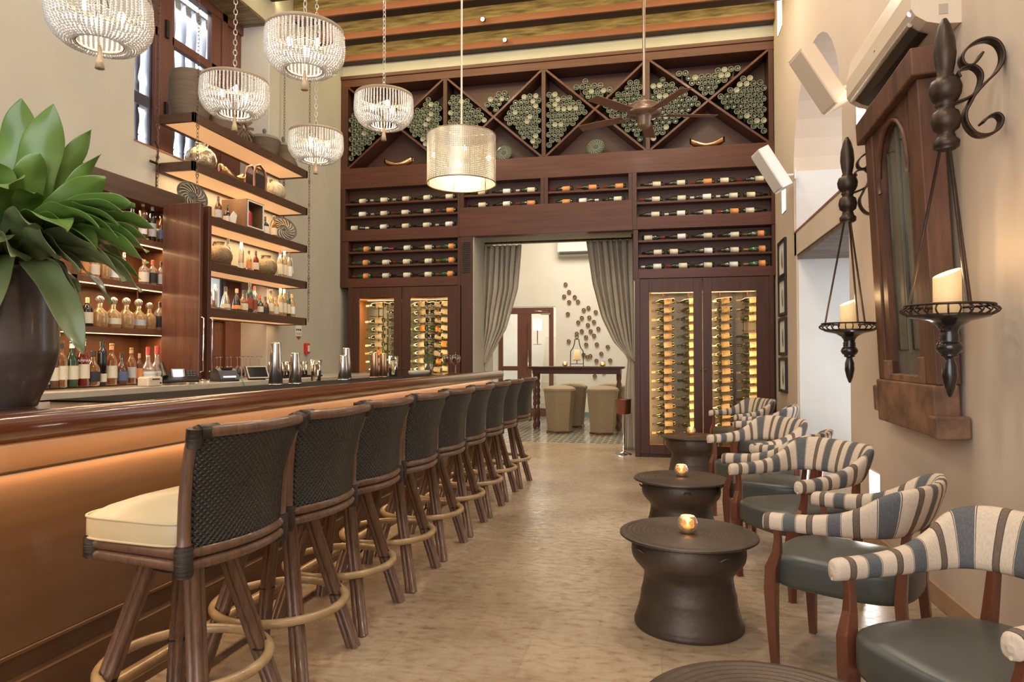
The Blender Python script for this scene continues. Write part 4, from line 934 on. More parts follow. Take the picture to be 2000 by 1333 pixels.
brow([('round', 'amber', 'cream', 'black', 1.08), ('round', 'green', 'cream', 'white', 1.08), ('round', 'red', 'cream', 'white', 1.15), ('bulb', 'amber', 'black', 'black', 1.05), ('tall', 'black', 'cream', 'black', .88), ('round', 'amber', 'cream', 'orange', 1.05), ('bulb', 'brown', 'blue', 'black', 1.0), ('round', 'amber', 'grey', 'cork', .95), ('slim', 'brown', 'orange', 'cork', .72), ('ball', 'clear', 'white', 'red', 1.12), ('ball', 'clear', 'white', 'red', 1.15)],
     [4.0, 4.09, 4.185, 4.275, 4.36, 4.45, 4.55, 4.65, 4.735, 4.83, 4.93], -4.10, 1.116, 'back bar counter', G1)
brow([('square', 'black', 'grey', 'gold', .9), ('round', 'brown', 'cream', 'orange', 1.0)], [3.85, 3.93], -4.1, 1.116, 'dim counter end by the pot', G1)
brow([('tall', 'clear', 'white', 'glass', 1.02), ('tall', 'clear', 'blue', 'glass', 1.02)], [4.07, 4.145], -4.26, 1.56, 'cabinet shelf left of divider', G1)
brow([('square', 'black', 'purple', 'white', .92), ('square', 'black', 'cream', 'gold', .85), ('squat', 'gold', None, 'glass', 1.05), ('squat', 'gold', 'cream', 'glass', 1.05), ('squat', 'gold', None, 'glass', 1.08), ('squat', 'gold', 'grey', 'glass', 1.08), ('squat', 'gold', None, 'glass', 1.0), ('square', 'clear', 'black', 'black', .95)],
     [4.28, 4.40, 4.52, 4.655, 4.79, 4.925, 5.05, 5.17], -4.28, 1.56, 'lower cabinet shelf', G1)
brow([('square', 'gold', 'orange', 'black', .8), ('square', 'gold', 'cream', 'black', .8), ('square', 'gold', None, 'glass', .8), ('square', 'gold', 'white', 'cork', .8), ('round', 'clear', 'white', 'glass', .8), None, ('square', 'clear', 'cream', 'red', .82), ('square', 'clear', 'black', 'red', .85), ('square', 'clear', 'white', 'black', .85)],
     [4.36, 4.46, 4.56, 4.66, 4.76, 4.86, 4.98, 5.08, 5.18], -4.28, 1.94, 'middle cabinet shelf', G1)
brow([('round', 'brown', 'cream', 'gold', .9), ('round', 'brown', 'white', 'red', .9), None, ('round', 'black', 'black', 'black', .95), ('slim', 'brown', 'white', 'white', 1.0), ('slim', 'black', 'grey', 'white', .95), ('round', 'brown', 'blue', 'black', .9)],
     [4.40, 4.50, 4.62, 4.83, 4.95, 5.06, 5.17], -4.27, 2.315, 'top cabinet shelf', G1)
G2 = 'liquor bottles on the hanging shelves'
brow([('round', 'clear', 'white', 'black', .92), ('tall', 'clear', None, 'glass', .68), ('bell', 'clear', 'cream', 'black', 1.0), ('bell', 'black', 'orange', 'cork', 1.0), ('bulb', 'amber', 'cream', 'black', .98), ('slim', 'green', 'red', 'black', 1.0), ('slim', 'clear', 'red', 'red', .9), ('bulb', 'green', 'cream', 'red', .88), ('bulb', 'brown', 'black', 'black', .85), ('round', 'gold', 'cream', 'black', 1.0), ('square', 'gold', 'cream', 'cork', .82), ('slim', 'gold', 'cream', 'glass', .98), ('slim', 'gold', 'cream', 'white', .98), ('slim', 'green', 'cream', 'black', .92), ('round', 'gold', 'white', 'cork', .95)],
     [5.91, 6.01, 6.18, 6.37, 6.49, 6.60, 6.69, 6.79, 6.90, 7.01, 7.10, 7.21, 7.29, 7.38, 7.47], -4.34, 1.80, 'lowest hanging shelf', G2)
brow([('slim', 'brown', None, 'black', .95, -.08), ('tall', 'clear', 'cream', 'glass', .80), ('round', 'gold', 'orange', 'black', .80), ('round', 'red', 'cream', 'black', .85), ('slim', 'clear', 'cream', 'red', 1.0), ('slim', 'gold', 'cream', 'white', 1.0), ('slim', 'clear', 'white', 'black', .98)],
     [6.33, 6.44, 6.58, 6.71, 7.20, 7.29, 7.40], -4.34, 2.245, 'fourth hanging shelf', G2)
brow([('round', 'brown', 'grey', 'black', .88), ('bulb', 'black', 'cream', 'black', .85), ('square', 'black', 'white', 'black', .85), ('round', 'amber', 'cream', 'black', .90)],
     [6.05, 6.19, 6.88, 7.06], -4.34, 2.685, 'middle hanging shelf', G2)
# ornaments on the hanging shelves
def pjar(r, h, loc, label, name='pierced_jar', mm=perf, hd=True, cat='jar', group='pierced metal jars on the bar shelves'):
    t = thing(name, label, cat, loc, 0, group)
    MB().lathe([(r*.45, 0), (r*.8, h*.12), (r*.98, h*.32), (r, h*.48), (r*.88, h*.68), (r*.62, h*.82), (r*.42, h*.86), (r*.40, h*.97), (r*.46, h), (r*.36, h), (r*.34, h*.88)], 28).build('body', mm, t)
    if hd:
        MB().tube([(0, -r*.4, h*.94), (0, -r*.62, h*.96), (0, -r*.66, h*.84), (0, -r*.62, h*.80)], .007, 6).build('handle', pewter, t)
    return t
pjar(.135, .25, (-4.38, 6.12, 2.246), 'pierced bronze jar at the near end of the fourth hanging shelf')
pjar(.125, .235, (-4.38, 6.97, 2.246), 'pierced bronze jar further right on the fourth hanging shelf')
pjar(.145, .27, (-4.40, 5.86, 3.146), 'mottled silver lidded jar on the second hanging shelf', mm=silver, hd=False)
pjar(.13, .25, (-4.40, 7.16, 3.146), 'round pale pierced jar at the far end of second hanging shelf', mm=M('pale_pierced', (.55, .48, .33), .5, var=(.30, .25, .17), scale=26, bump=.7, bscale=36))
bo = thing('boat_bowl', 'gold hammered boat shaped bowl on the second hanging shelf', 'bowl', (-4.36, 6.30, 3.146), R(90))
def boat(L_, H_, W_):
    def fn(i, j):
        u = i/24*2-1; a = pi*j/10; ww = W_*(1-abs(u)**2.2)**.6+.004; zt = H_*(.35+.65*abs(u)**1.8)
        zb = H_*.55*abs(u)**2.4
        return (L_*u, -ww*cos(a), zt-(zt-zb)*sin(a))
    return MB().grid(fn, 25, 11)
o = boat(.20, .15, .075).build('bowl', gold, bo); md = o.modifiers.new('s', 'SOLIDIFY'); md.thickness = .005
ha = thing('wooden_arch_basket', 'dark wooden magazine basket with two arched handles on second hanging shelf', 'basket', (-4.36, 6.72, 3.146))
for s in (-1, 1):
    P = [(.0+.055*s, -.11, 0), (.055*s, -.11, .17), (.052*s, -.08, .26), (.05*s, 0, .30), (.052*s, .08, .26), (.055*s, .11, .17), (.055*s, .11, 0)]
    MB().tube(P, .014, 8).build('arched_handle', redwood, ha)
    MB().box(.045*s-.006, .045*s+.006, -.10, .10, .0, .20).build('side_panel', M('ebony_board', (.05, .035, .03), .3), ha)
MB().box(-.04, .04, -.10, .10, 0, .02).build('base', redwood, ha)
def plate(loc, r, label, mm, rot):
    t = thing('carved_plate', label, 'plate', loc, 0, 'carved round plates')
    T = Matrix.Rotation(rot[2], 4, 'Z') @ Matrix.Rotation(rot[1], 4, 'Y')
    T = Matrix.Translation((0, 0, r*abs(sin(rot[1]))+.004)) @ T
    pr = [(.0001, .012), (r*.08, .02), (r*.12, .008)]+[(r*(.15+.8*q/16), .006+.006*(q % 2)) for q in range(17)]+[(r*.98, .02), (r, .016), (r*.9, -.004), (.0001, -.010)]
    MB().lathe(pr, 40, T=T).build('dish', mm, t)
    m = MB()
    for q in range(16):
        a = 2*pi*q/16; P = [(r*(.30+.55*u)*cos(a+.7*u), r*(.30+.55*u)*sin(a+.7*u), .016) for u in [k/6 for k in range(7)]]; m.tube(P, r*.03, 5, T=T)
    m.build('raised_pattern', M('pattern_ridge_'+mm.name, (.34, .34, .27) if mm is ceram else (.40, .33, .22), .35, coat=.3), t)
    st_ = MB().tube([(0, -.05, 0), (0, -.05, .02), (.0, .05, .02), (0, .05, 0)], .005, 6).build('stand', iron, t)
    return t
plate((-4.30, 5.60, 2.686+.0), .155, 'round carved dark plate leaning at the near end of the middle shelf', platem, (0, R(70), R(-20)))
plate((-4.34, 7.26, 2.686), .16, 'round carved dark plate on stand at the far end of middle shelf', platem, (0, R(66), R(-35)))
bx_ = thing('display_box', 'wooden display box with open front on the middle hanging shelf', 'box', (-4.36, 6.50, 2.686), 0)
MB().box(-.15, .15, -.16, -.145, 0, .30).box(-.15, .15, .145, .16, 0, .30).box(-.15, .15, -.145, .145, 0, .015).box(-.15, .15, -.145, .145, .285, .30).box(-.15, -.135, -.145, .145, .015, .285).build('case', M('box_wood', (.22, .12, .06), .4, var=(.15, .08, .04), scale=(12, 12, 2)), bx_, .003)
MB().lathe([(.12, -.10), (.12, .10)], 24, T=Matrix.Translation((-.08, .03, .15)) @ Matrix.Rotation(R(90), 4, 'Y') @ Matrix.Scale(.25, 4, (0, 0, 1))).build('oval_insert', M('box_insert', (.45, .40, .32), .6), bx_)
MB().box(.145, .153, -.15, -.135, .01, .29).box(.145, .153, .135, .15, .01, .29).box(.145, .153, -.135, .135, .01, .022).box(.145, .153, -.135, .135, .278, .29).build('edge_trim', paper, bx_)
o = liquor('square', M('ruby_glass', (.50, .03, .03), .12, coat=.5), None, chrome, .95); o.location = (-4.27, 6.44, 2.702); tag(o, 'square ruby red bottle with silver cap inside the wooden display box', 'bottle', G2)
tg = thing('paper_gift_tag', 'cream paper neck tag hanging on black bottle on middle shelf', 'tag', (-4.285, 6.22, 2.70)); MB().prism([(-.05, 0), (.03, -.01), (.06, .10), (0, .13), (-.055, .07)], 0, .003, 'x').build('card', paper, tg)
def bask(loc, prof, label, name='woven_basket', lid=None, rot=(0, 0, 0)):
    t = thing(name, label, 'basket', loc, 0, 'coiled baskets on the top shelf')
    pr = []
    for (r0, z0), (r1, z1) in zip(prof, prof[1:]):
        k = max(1, int(abs(z1-z0)/.011)+int(abs(r1-r0)/.02))
        for q in range(k):
            u = q/k; pr += [(r0+(r1-r0)*u, z0+(z1-z0)*u), (r0+(r1-r0)*(u+.5/k)+.005, z0+(z1-z0)*(u+.5/k))]
    pr.append(prof[-1])
    MB().lathe(pr, 30, T=Matrix.Rotation(rot[0], 4, 'X')).build('body', basket, t)
    if lid:
        lp = []
        for (r0, z0), (r1, z1) in zip(lid, lid[1:]):
            for q in range(4): lp += [(r0+(r1-r0)*q/4, z0+(z1-z0)*q/4), (r0+(r1-r0)*(q+.5)/4+.003, z0+(z1-z0)*(q+.5)/4+.003)]
        lp.append(lid[-1])
        MB().lathe(lp, 30).build('lid', M('basket_lid', (.20, .20, .17), .6, bump=.5, scale=(3, 3, 50)), t)
        zt = lid[-1][1]; MB().lathe([(.012, zt-.01), (.014, zt+.02), (.022, zt+.045), (.018, zt+.07), (.0001, zt+.08)], 12).build('lid_knob', M('knob_wood', (.13, .10, .08), .5), t)
    return t
bask((-4.42, 5.72, 3.602), [(.11, 0), (.155, .02), (.19, .16), (.185, .38), (.165, .46), (.0001, .47)], 'tall barrel shaped coiled basket at the near end of the top shelf')
bask((-4.40, 6.12, 3.602), [(.15, 0), (.18, .03), (.17, .14), (.13, .22), (.10, .24), (.0001, .23)], 'low coiled basket bowl beside the tall basket on the top shelf')
bask((-4.42, 6.98, 3.602), [(.10, 0), (.125, .02), (.165, .13), (.175, .20)], 'lidded coiled basket near the middle of the top shelf', lid=[(.18, .20), (.15, .235), (.06, .26), (.012, .265)])
bask((-4.42, 7.38, 3.602), [(.17, 0), (.165, .04), (.12, .14), (.13, .24)], 'taller lidded coiled basket at the far end of the top shelf', lid=[(.14, .24), (.12, .27), (.05, .29), (.012, .30)])
sf = thing('driftwood_sunburst', 'wooden sunburst ornament of flat sticks on the top shelf', 'ornament', (-4.36, 6.50, 3.602))
MB().lathe([(.05, 0), (.05, .015), (.01, .02)], 14).tube([(0, 0, .01), (0, 0, .18)], .006, 6).build('stand', iron, sf)
for q in range(14):
    a = 2*pi*q/14; T = Matrix.Translation((0, 0, .19)) @ Matrix.Rotation(a, 4, 'X'); MB().box(-.008, .008, -.014, .014, .035, .175, T=T).build('stick', sculpt, sf)

rb = [o for k_, o in LP.items() if k_[1] == 'red' and k_[4] == 1.15][0]
tx = bpy.data.curves.new('lettering', 'FONT'); tx.body = 'CAMPARI'; tx.size = .026; tx.align_x = 'CENTER'; tx.extrude = .0004; tx.materials.append(lab_w)
tmp = bpy.data.objects.new('lettering', tx); C.objects.link(tmp); bpy.context.view_layer.update()
lme = bpy.data.meshes.new_from_object(tmp.evaluated_get(bpy.context.evaluated_depsgraph_get())); bpy.data.objects.remove(tmp)
to = bpy.data.objects.new('lettering', lme); C.objects.link(to); to.parent = rb; to.location = (.036, -.034, .178); to.rotation_euler = (R(90), 0, R(43)-rb.rotation_euler[2])
# things on the back bar counter
ph = thing('desk_telephone', 'black office telephone with lit screen on the back bar counter', 'telephone', (-3.97, 4.98, 1.117), R(-38))
MB().prism([(-.08, 0), (.09, 0), (.09, .02), (-.07, .10), (-.08, .10)], -.10, .17, 'y').build('base', blk, ph, .006)
MB().tube([(.07, -.085, .05), (.03, -.09, .105), (-.03, -.09, .15), (-.075, -.085, .15)], [.024, .017, .017, .024], 10).build('handset', blk, ph)
Tt = Matrix.Translation((.012, .02, .062)) @ Matrix.Rotation(R(63), 4, 'Y')
MB().box(-.052, .052, -.045, .055, -.002, .012, T=Tt).build('screen_frame', M('phone_bezel', (.30, .31, .32), .4), ph)
MB().box(-.042, .042, -.035, .040, .0125, .0135, T=Tt).build('screen', scr, ph)
m = MB()
for i in range(4):
    for j in range(3): m.box(-.04+i*.022, -.024+i*.022, .075+j*.024, .092+j*.024, -.0, .008, T=Tt)
m.build('keypad', dgrey, ph)
cr = thing('card_reader_box', 'small rounded cream plastic box on the back bar counter', 'device', (-3.90, 4.62, 1.10), R(4))
MB().box(-.05, .05, -.085, .085, 0, .075).build('case', wht_c, cr, .014); MB().box(.0495, .052, -.045, .045, .052, .060).box(.0495, .052, .045, .065, .02, .03).build('slot', blk, cr)
pp = thing('receipt_printer', 'dark rounded receipt printer with cable on the back bar counter', 'printer', (-4.02, 5.72, 1.101), R(-28))
MB().prism([(-.10, 0), (.11, 0), (.11, .03), (.06, .10), (.0, .125), (-.10, .12)], -.09, .09, 'y').build('case', dgrey, pp, .015)
MB().box(.088, .105, -.06, .06, .032, .05).build('light_bar', scr, pp); MB().box(.0, .05, -.04, .06, .115, .128).build('paper_lid', blk, pp)
MB().tube([(.10, .05, .02), (.20, .06, .03), (.235, .07, -.02), (.24, .08, -.12), (.245, .06, -.25)], .004, 5).build('cable', M('green_cable', (.03, .25, .14), .5), pp)
tb = thing('point_of_sale_tablet', 'tilted black tablet in a stand on the back bar counter', 'tablet', (-3.93, 6.12, 1.10), R(-32))
Tt = Matrix.Translation((0, 0, .075)) @ Matrix.Rotation(R(58), 4, 'Y')
MB().box(-.075, .075, -.115, .115, -.006, .006, T=Tt).build('tablet_case', blk, tb, .004)
MB().box(-.07, .07, -.108, .108, .0062, .0070, T=Tt).build('bezel', M('tablet_bezel', (.55, .48, .38), .4), tb); MB().box(-.058, .058, -.095, .095, .0072, .0078, T=Tt).build('screen', screen_d, tb)
MB().prism([(-.09, 0), (.08, 0), (.04, .01), (-.04, .09)], -.06, .06, 'y').build('stand', blk, tb)
# glasses
def rocks(r=.036, h=.095):
    return MB().lathe([(.0001, .0), (r*.82, .0), (r, h), (r-.003, h), (r*.82-.004, .012), (.0001, .012)], 14)
gm = MB(); g0 = rocks().build('drinking_glass', glass)
rk = 0
for i in range(5):
    for j in range(2):
        loc = (-4.28-.09*j, 5.66+i*.085, 1.10)
        lab = 'short clear tumbler in the cluster behind the receipt printer'
        if rk == 0: g0.location = loc; tag(g0, lab, 'glass', 'short tumblers behind the printer')
        else: dup(g0, loc, None, lab)
        rk += 1
g1 = rocks(.036, .16).build('highball_glass', glass)
for i in range(8):
    loc = (-4.15+.02*(i % 2), 6.72+i*.098, 1.113); lab = 'tall clear highball glass in the row on the tray below the fire alarm'
    if i == 0: g1.location = loc; tag(g1, lab, 'glass', 'highball glasses below the alarm')
    else: dup(g1, loc, None, lab)
tag(MB().box(-4.35, -4.0, 6.60, 7.60, 1.096, 1.112).build('bar_mat', mat_s, None, .004), 'black rubber mat under the highball glasses', 'bar mat')
def stemglass(sc=1, up=False):
    m = MB(); pr = [(.034, 0), (.030, .003), (.004, .008), (.0035, .09), (.012, .10), (.030, .12), (.038, .15), (.036, .19), (.033, .21)]
    pr = [(r*sc, z*sc) for r, z in pr]
    if up: h = pr[-1][1]; pr = [(r, h-z) for r, z in pr][::-1]
    o = m.lathe(pr, 18, cap=False); return o
w0 = stemglass(1.05, True).build('wine_glass', glass); md = w0.modifiers.new('s', 'SOLIDIFY'); md.thickness = .0012
for i in range(9):
    loc = (-4.30-.10*(i % 2), 6.05+i*.085, 1.113); lab = 'upside-down stemmed wine glass in the row behind the tablet'
    if i == 0: w0.location = loc; tag(w0, lab, 'wine glass', 'upturned wine glasses behind the tablet')
    else: dup(w0, loc, None, lab)
# alarm and notice on the far left wall
al = thing('fire_alarm', 'small red fire alarm box on the cream wall', 'fire alarm', (XL, 8.26, 1.37)); MB().box(0, .045, -.045, .045, 0, .14).build('box', red, al, .004); MB().box(.045, .05, -.018, .03, .03, .11).build('handle', wht, al, .002)
sg = thing('wall_notice', 'small white notice with red pointer on the wall above the fire alarm', 'sign', (XL, 8.08, 1.56)); MB().box(0.001, .004, -.075, .075, .04, .22).build('sheet', paper, sg)
m = MB()
for i in range(3):
    for j in range(2): m.box(.004, .005, -.06+i*.045, -.03+i*.045, .18-j*.07, .205-j*.07)
for j in range(3): m.box(.004, .005, -.06, .06, .055+.012*j, .059+.012*j)
m.build('pictograms', lab_k, sg); MB().prism([(-.06, .035), (.06, .035), (0, -.01)], .001, .005, 'x').build('arrow', lab_r, sg)

# things on the bar top
def shaker(loc, label, h=.28, r0=.032, r1=.046, mm=steel, name='cocktail_shaker', group='metal shaker tins on the bar', cat='cocktail shaker'):
    t = thing(name, label, cat, loc, 0, group)
    MB().lathe([(.0001, 0), (r1-.002, 0), (r1, .004), (r0, h*.97), (r0*.96, h), (r0*.5, h+.002), (.0001, h+.002)], 28).build('tin', mm, t)
    MB().lathe([(r1+.0012, .002), (r1+.0012, .012)], 28).build('rim', mm, t)
    return t
ZB = 1.138
shaker((-2.60, 4.27, ZB), 'tall upturned steel shaker tin nearest on the bar mat', .29, .034, .048)
shaker((-2.55, 4.44, ZB), 'shorter upturned steel tin beside the tall one on bar mat', .22, .030, .045)
shaker((-2.60, 5.30, ZB), 'short steel tin in the middle of the bar top', .205, .030, .046)
shaker((-2.68, 5.52, ZB), 'tall steel tin behind the short one mid bar', .27, .030, .044)
shaker((-2.62, 5.98, ZB), 'brass coloured tin, left one of the pair further along the bar', .235, .032, .044, copper)
shaker((-2.60, 6.14, ZB), 'brass coloured tin, right one of the pair further along the bar', .23, .030, .042, copper)
o = rocks(.05, .20).build('cut_glass_mixing_jug', glass, None, 0, (-2.58, 6.34, ZB)); tag(o, 'cut crystal mixing glass beside the brass coloured tins', 'glass')
o = rocks(.045, .17).build('ribbed_glass', glass, None, 0, (-2.70, 5.02, ZB)); tag(o, 'ribbed clear glass beside the steel tins on the bar', 'glass')
tr_ = thing('garnish_tray', 'low pale oval garnish tray along the bar top', 'tray', (-2.60, 7.15, 1.131)); MB().lathe([(.0001, 0), (.075, 0), (.085, .035), (.08, .05), (.07, .05), (.065, .01), (.0001, .01)], 28, sy=3.2).build('tray', M('tray_glass', (.45, .46, .40), .2), tr_)
hb = thing('stem_jar', 'glass jar of thin green grass stems on the far bar top', 'jar', (-2.62, 7.50, 1.131))
rocks(.05, .12).build('jar', glass, hb); m = MB()
for i in range(60):
    a = random.random()*6.28; r1_ = random.random()*.03; b_ = a+random.uniform(-.5, .5); r2 = r1_*2.2+.02
    m.tube([(r1_*cos(a), r1_*sin(a), .01), (r2*cos(b_), r2*sin(b_), .24+random.random()*.06)], .0014, 3)
m.build('stems', stemm, hb)
for k, (x, y, lq, lab) in enumerate(((-2.36, 7.42, pinkliq, 'balloon gin glass with pink drink, left one at the bar end'), (-2.33, 7.62, yelliq, 'balloon gin glass with yellow drink, right one at the bar end'))):
    t = thing('balloon_glass', lab, 'cocktail glass', (x, y, 1.131), 0, 'balloon glasses at the bar end')
    o = MB().lathe([(.036, 0), (.03, .003), (.004, .008), (.004, .10), (.02, .112), (.048, .145), (.057, .175), (.052, .21), (.045, .225)], 24, cap=False).build('glass', glass, t); md = o.modifiers.new('s', 'SOLIDIFY'); md.thickness = .0012
    MB().lathe([(.0001, .113), (.018, .114), (.045, .146), (.0535, .175), (.051, .197), (.0001, .197)], 24).build('drink', lq, t)
    MB().sphere((.01, -.01, .215), .022, 6, 10, sz=.5).tube([(0, 0, .2), (.01, -.02, .26)], .003, 5).build('garnish', M('garnish', (.55, .35, .18), .5), t)

# ------------------------------------------------------------------ pendants and ceiling fan
def chandelier_proto():
    t = thing('bead_chandelier', 'x', 'chandelier'); Rr = .24
    MB().lathe([(Rr-.006, 0), (Rr+.004, .0), (Rr+.006, .012), (Rr+.004, .026), (Rr-.006, .026), (Rr-.006, 0)], 40).build('top_ring', twine, t)
    MB().lathe([(.108, -.236), (.114, -.236), (.114, -.226), (.108, -.226), (.108, -.236)], 24).build('lower_ring', twine, t)
    m = MB()
    for q in range(3):
        a = 2*pi*q/3; m.tube([(0, 0, .10), (Rr*cos(a), Rr*sin(a), .02)], .003, 5); m.tube([(0, 0, -.02), (.10*cos(a+.5), .10*sin(a+.5), -.07)], .005, 5)
    m.tube([(0, 0, .12), (0, 0, -.24)], .005, 6); m.build('frame', iron, t)
    pr = [(.242, .0), (.246, -.06), (.248, -.11), (.240, -.155), (.215, -.20), (.175, -.235), (.135, -.245), (.112, -.232)]
    # dense bead strand along the profile, drawn once and turned about the axis
    P = []
    for (r0, z0), (r1, z1) in zip(pr, pr[1:]):
        k = 12
        for q in range(k): u = q/k; P.append((r0+(r1-r0)*u, z0+(z1-z0)*u))
    L = [0]
    for a, b in zip(P, P[1:]): L.append(L[-1]+math.hypot(b[0]-a[0], b[1]-a[1]))
    n = int(L[-1]/.0135); m = MB(); j = 0
    for i in range(n):
        s = L[-1]*(i+.5)/n
        while L[j+1] < s: j += 1
        u = (s-L[j])/(L[j+1]-L[j]); sz = .0076+.0008*cos(i/n*pi)
        m.sphere((P[j][0]+(P[j+1][0]-P[j][0])*u, 0, P[j][1]+(P[j+1][1]-P[j][1])*u), sz, 4, 7)
    me = m.build('bead_strand', bead, data=True); ns = 60
    for i in range(ns):
        o = bpy.data.objects.new('bead_strand', me); C.objects.link(o); o.parent = t; KIDS.setdefault(t.name, []).append(o); o.rotation_euler = (0, 0, 2*pi*i/ns+random.uniform(-.01, .01))
    MB().lathe([(.006, -.24), (.012, -.27), (.009, -.285), (.018, -.33), (.024, -.365), (.0001, -.362)], 12).build('tassel', tasselm, t)
    for q in range(3):
        a = 2*pi*q/3+.5; MB().sphere((.10*cos(a), .10*sin(a), -.075), .019, 8, 12, sz=1.5).build('bulb', bulbm, t)
    return t
ch0 = chandelier_proto()
for i, (x, y, z, lab, st) in enumerate(((-2.89, 3.03, 3.22, 'white bead chandelier nearest the camera above the leafy plant', 1), (-3.16, 4.59, 3.415, 'white bead chandelier hanging in front of the tall window', 1), (-2.235, 3.98, 3.417, 'white bead chandelier second nearest the camera, high over the bar', 1),
                               (-3.147, 5.82, 3.41, 'small looking white bead chandelier beside the chained shelf ends', 1), (-2.313, 5.454, 3.555, 'white bead chandelier left of the perforated drum pendant', 1))):
    if i == 0: o = ch0; o.location = (x, y, z); tag(o, lab, None, 'bead chandeliers over the bar')
    else: o = dup(ch0, (x, y, z), (0, 0, i*.7), lab)
    cm = chain(MB(), (0, 0, .10), (0, 0, 5.95-z), .05, .0028, .013).build('chain', chain_s, o)
    light('POINT', (x, y, z-.07), 8, (1, .84, .64), .06, name='chandelier_light')
dp = thing('drum_pendant', 'large perforated champagne metal drum pendant on a long rod', 'pendant lamp', (-1.41, 4.75, 2.59))
def dfn(i, j): a = 2*pi*j/96; return (.25*cos(a), .25*sin(a), .35*i/8)
MB().grid(dfn, 9, 96, False, True, uvf=lambda i, j: (j/96*1.5708, .35*i/8)).build('perforated_shade', shade, dp)
MB().tube([(.25*cos(2*pi*q/48), .25*sin(2*pi*q/48), 0) for q in range(48)], .005, 6, True).build('lower_rim', M('rim_bronze', (.35, .25, .15), .35, metal=.7), dp)
MB().tube([(.25*cos(2*pi*q/48), .25*sin(2*pi*q/48), .35) for q in range(48)], .004, 6, True).build('upper_rim', MT['rim_bronze'], dp)
MB().lathe([(.0001, .045), (.15, .045), (.165, .06), (.165, .085)], 32, cap=False).build('inner_diffuser', M('cream_diffuser', (.9, .8, .6), .6, emit=(1, .88, .64), es=1.2), dp)
m = MB()
for q in range(6): a = 2*pi*q/6; m.tube([(.247*cos(a), .247*sin(a), 0), (.247*cos(a), .247*sin(a), .35)], .003, 5)
for q in range(3): a = 2*pi*q/3; m.tube([(0, 0, .35), (.247*cos(a), .247*sin(a), .35)], .004, 5)
m.build('frame', MT['rim_bronze'], dp)
for q in range(4):
    a = 2*pi*q/4+.4; MB().sphere((.20*cos(a), .20*sin(a), .20), .02, 8, 12).build('bulb', bulbm, dp)
MB().tube([(0, 0, .35), (0, 0, 3.36)], .007, 8).build('rod', M('pale_rod', (.62, .55, .45), .4), dp)
light('POINT', (-1.41, 4.75, 2.66), 22, (1, .80, .52), .10, name='pendant_light')
fan = thing('ceiling_fan', 'brown ceiling fan on a long rod near the wine rack', 'ceiling fan', (-.134, 6.26, 3.40)); fm = M('fan_brown_metal', (.20, .13, .09), .35, metal=.5)
MB().tube([(0, 0, .24), (0, 0, 2.55)], .015, 10).lathe([(.03, .22), (.022, .26), (.015, .30)], 14).build('rod', fm, fan)
MB().lathe([(.06, .12), (.14, .125), (.150, .14), (.150, .145), (.142, .15), (.140, .20), (.143, .208), (.12, .222), (.03, .225)], 36).build('motor_housing', fm, fan)
MB().lathe([(.0001, 0), (.045, .005), (.058, .03), (.060, .09), (.066, .10), (.066, .12)], 28).build('lower_cap', fm, fan)
for q in range(5):
    a = 2*pi*q/5+.25; T = Matrix.Rotation(a, 4, 'Z')
    b_ = MB().box(.20, .66, -.055, .055, -.003, .003, T=T @ Matrix.Translation((0, 0, .125)) @ Matrix.Rotation(R(9), 4, 'X')).build('blade', M('fan_blade_wood', (.16, .075, .045), .45), fan, .002)
    MB().box(.10, .24, -.016, .016, .115, .121, T=T).build('blade_arm', fm, b_)

# ------------------------------------------------------------------ ornaments in the diamond rack
for x, lab in ((-3.74, 'gold boat shaped bowl in the left bay of the diamond rack'), (.62, 'gold boat shaped bowl in the right bay of the diamond rack')):
    t = thing('boat_bowl', lab, 'bowl', (x, YF+.12, 4.101), 0, 'gold boat bowls in the wine rack'); o = boat(.22, .15, .06).build('bowl', M('rose_gold', (.70, .42, .25), .22, metal=1), t); md = o.modifiers.new('s', 'SOLIDIFY'); md.thickness = .006
for x, lab in ((-2.16, 'round carved green plate behind the drum pendant in the diamond rack'), (-.86, 'round carved green plate in the third bay of the diamond rack')):
    plate((x, YF+.16, 4.101), .125, lab, ceram, (0, R(70), R(-95)))

# ------------------------------------------------------------------ drum tables
def drum_table():
    t = thing('drum_table', 'x', 'table')
    top = [(.0001, .4555)]
    for q in range(26): r = .012+q*.0118; top.append((r, .455+(.003 if q % 2 else 0)))
    top += [(.328, .4545), (.336, .451), (.337, .443), (.33, .438), (.26, .432)]
    MB().lathe(top[::-1], 72, smooth=False).build('tabletop', bronze, t)
    pr = [(.262, 0), (.266, .006), (.266, .02), (.262, .028)]+[(.262-.030*sin(pi/2*q/12)+(.0012 if q % 2 else 0), .03+.13*q/12) for q in range(13)]
    pr += [(.226, .18), (.220, .21), (.216, .24), (.216, .262), (.222, .268), (.225, .275), (.262, .315), (.274, .335), (.279, .36), (.277, .40), (.270, .425), (.266, .437)]
    MB().lathe(pr, 56).build('drum_body', bronze, t)
    for q in range(4):
        a = q*pi/2+.6; T = Matrix.Rotation(a, 4, 'Z')
        MB().tube([(.276, -.022+.0*k, .385+.0*k) for k in (0,)]+[(.292, -.018, .398), (.296, 0, .402), (.292, .018, .398), (.276, .022, .385)], .005, 6, T=T).build('handle', bronze, t)
    return t
dt = drum_table()
for i, (x, y, lab) in enumerate(((.13, 3.54, 'bronze drum table in the middle of the floor, second nearest the camera'), (.14, 5.12, 'bronze drum table behind the second one, third from the camera'), (.33, 7.85, 'bronze drum table farthest away before the right glass cabinet'), (.27, 1.76, 'bronze drum table cut off at the bottom edge, nearest the camera'))):
    if i == 0: dt.location = (x, y, 0); tag(dt, lab, None, 'bronze rain drum tables')
    else: dup(dt, (x, y, 0), (0, 0, i*1.1), lab)
votive((.127, 3.508, .458), 'gold mercury glass votive on the second nearest drum table')
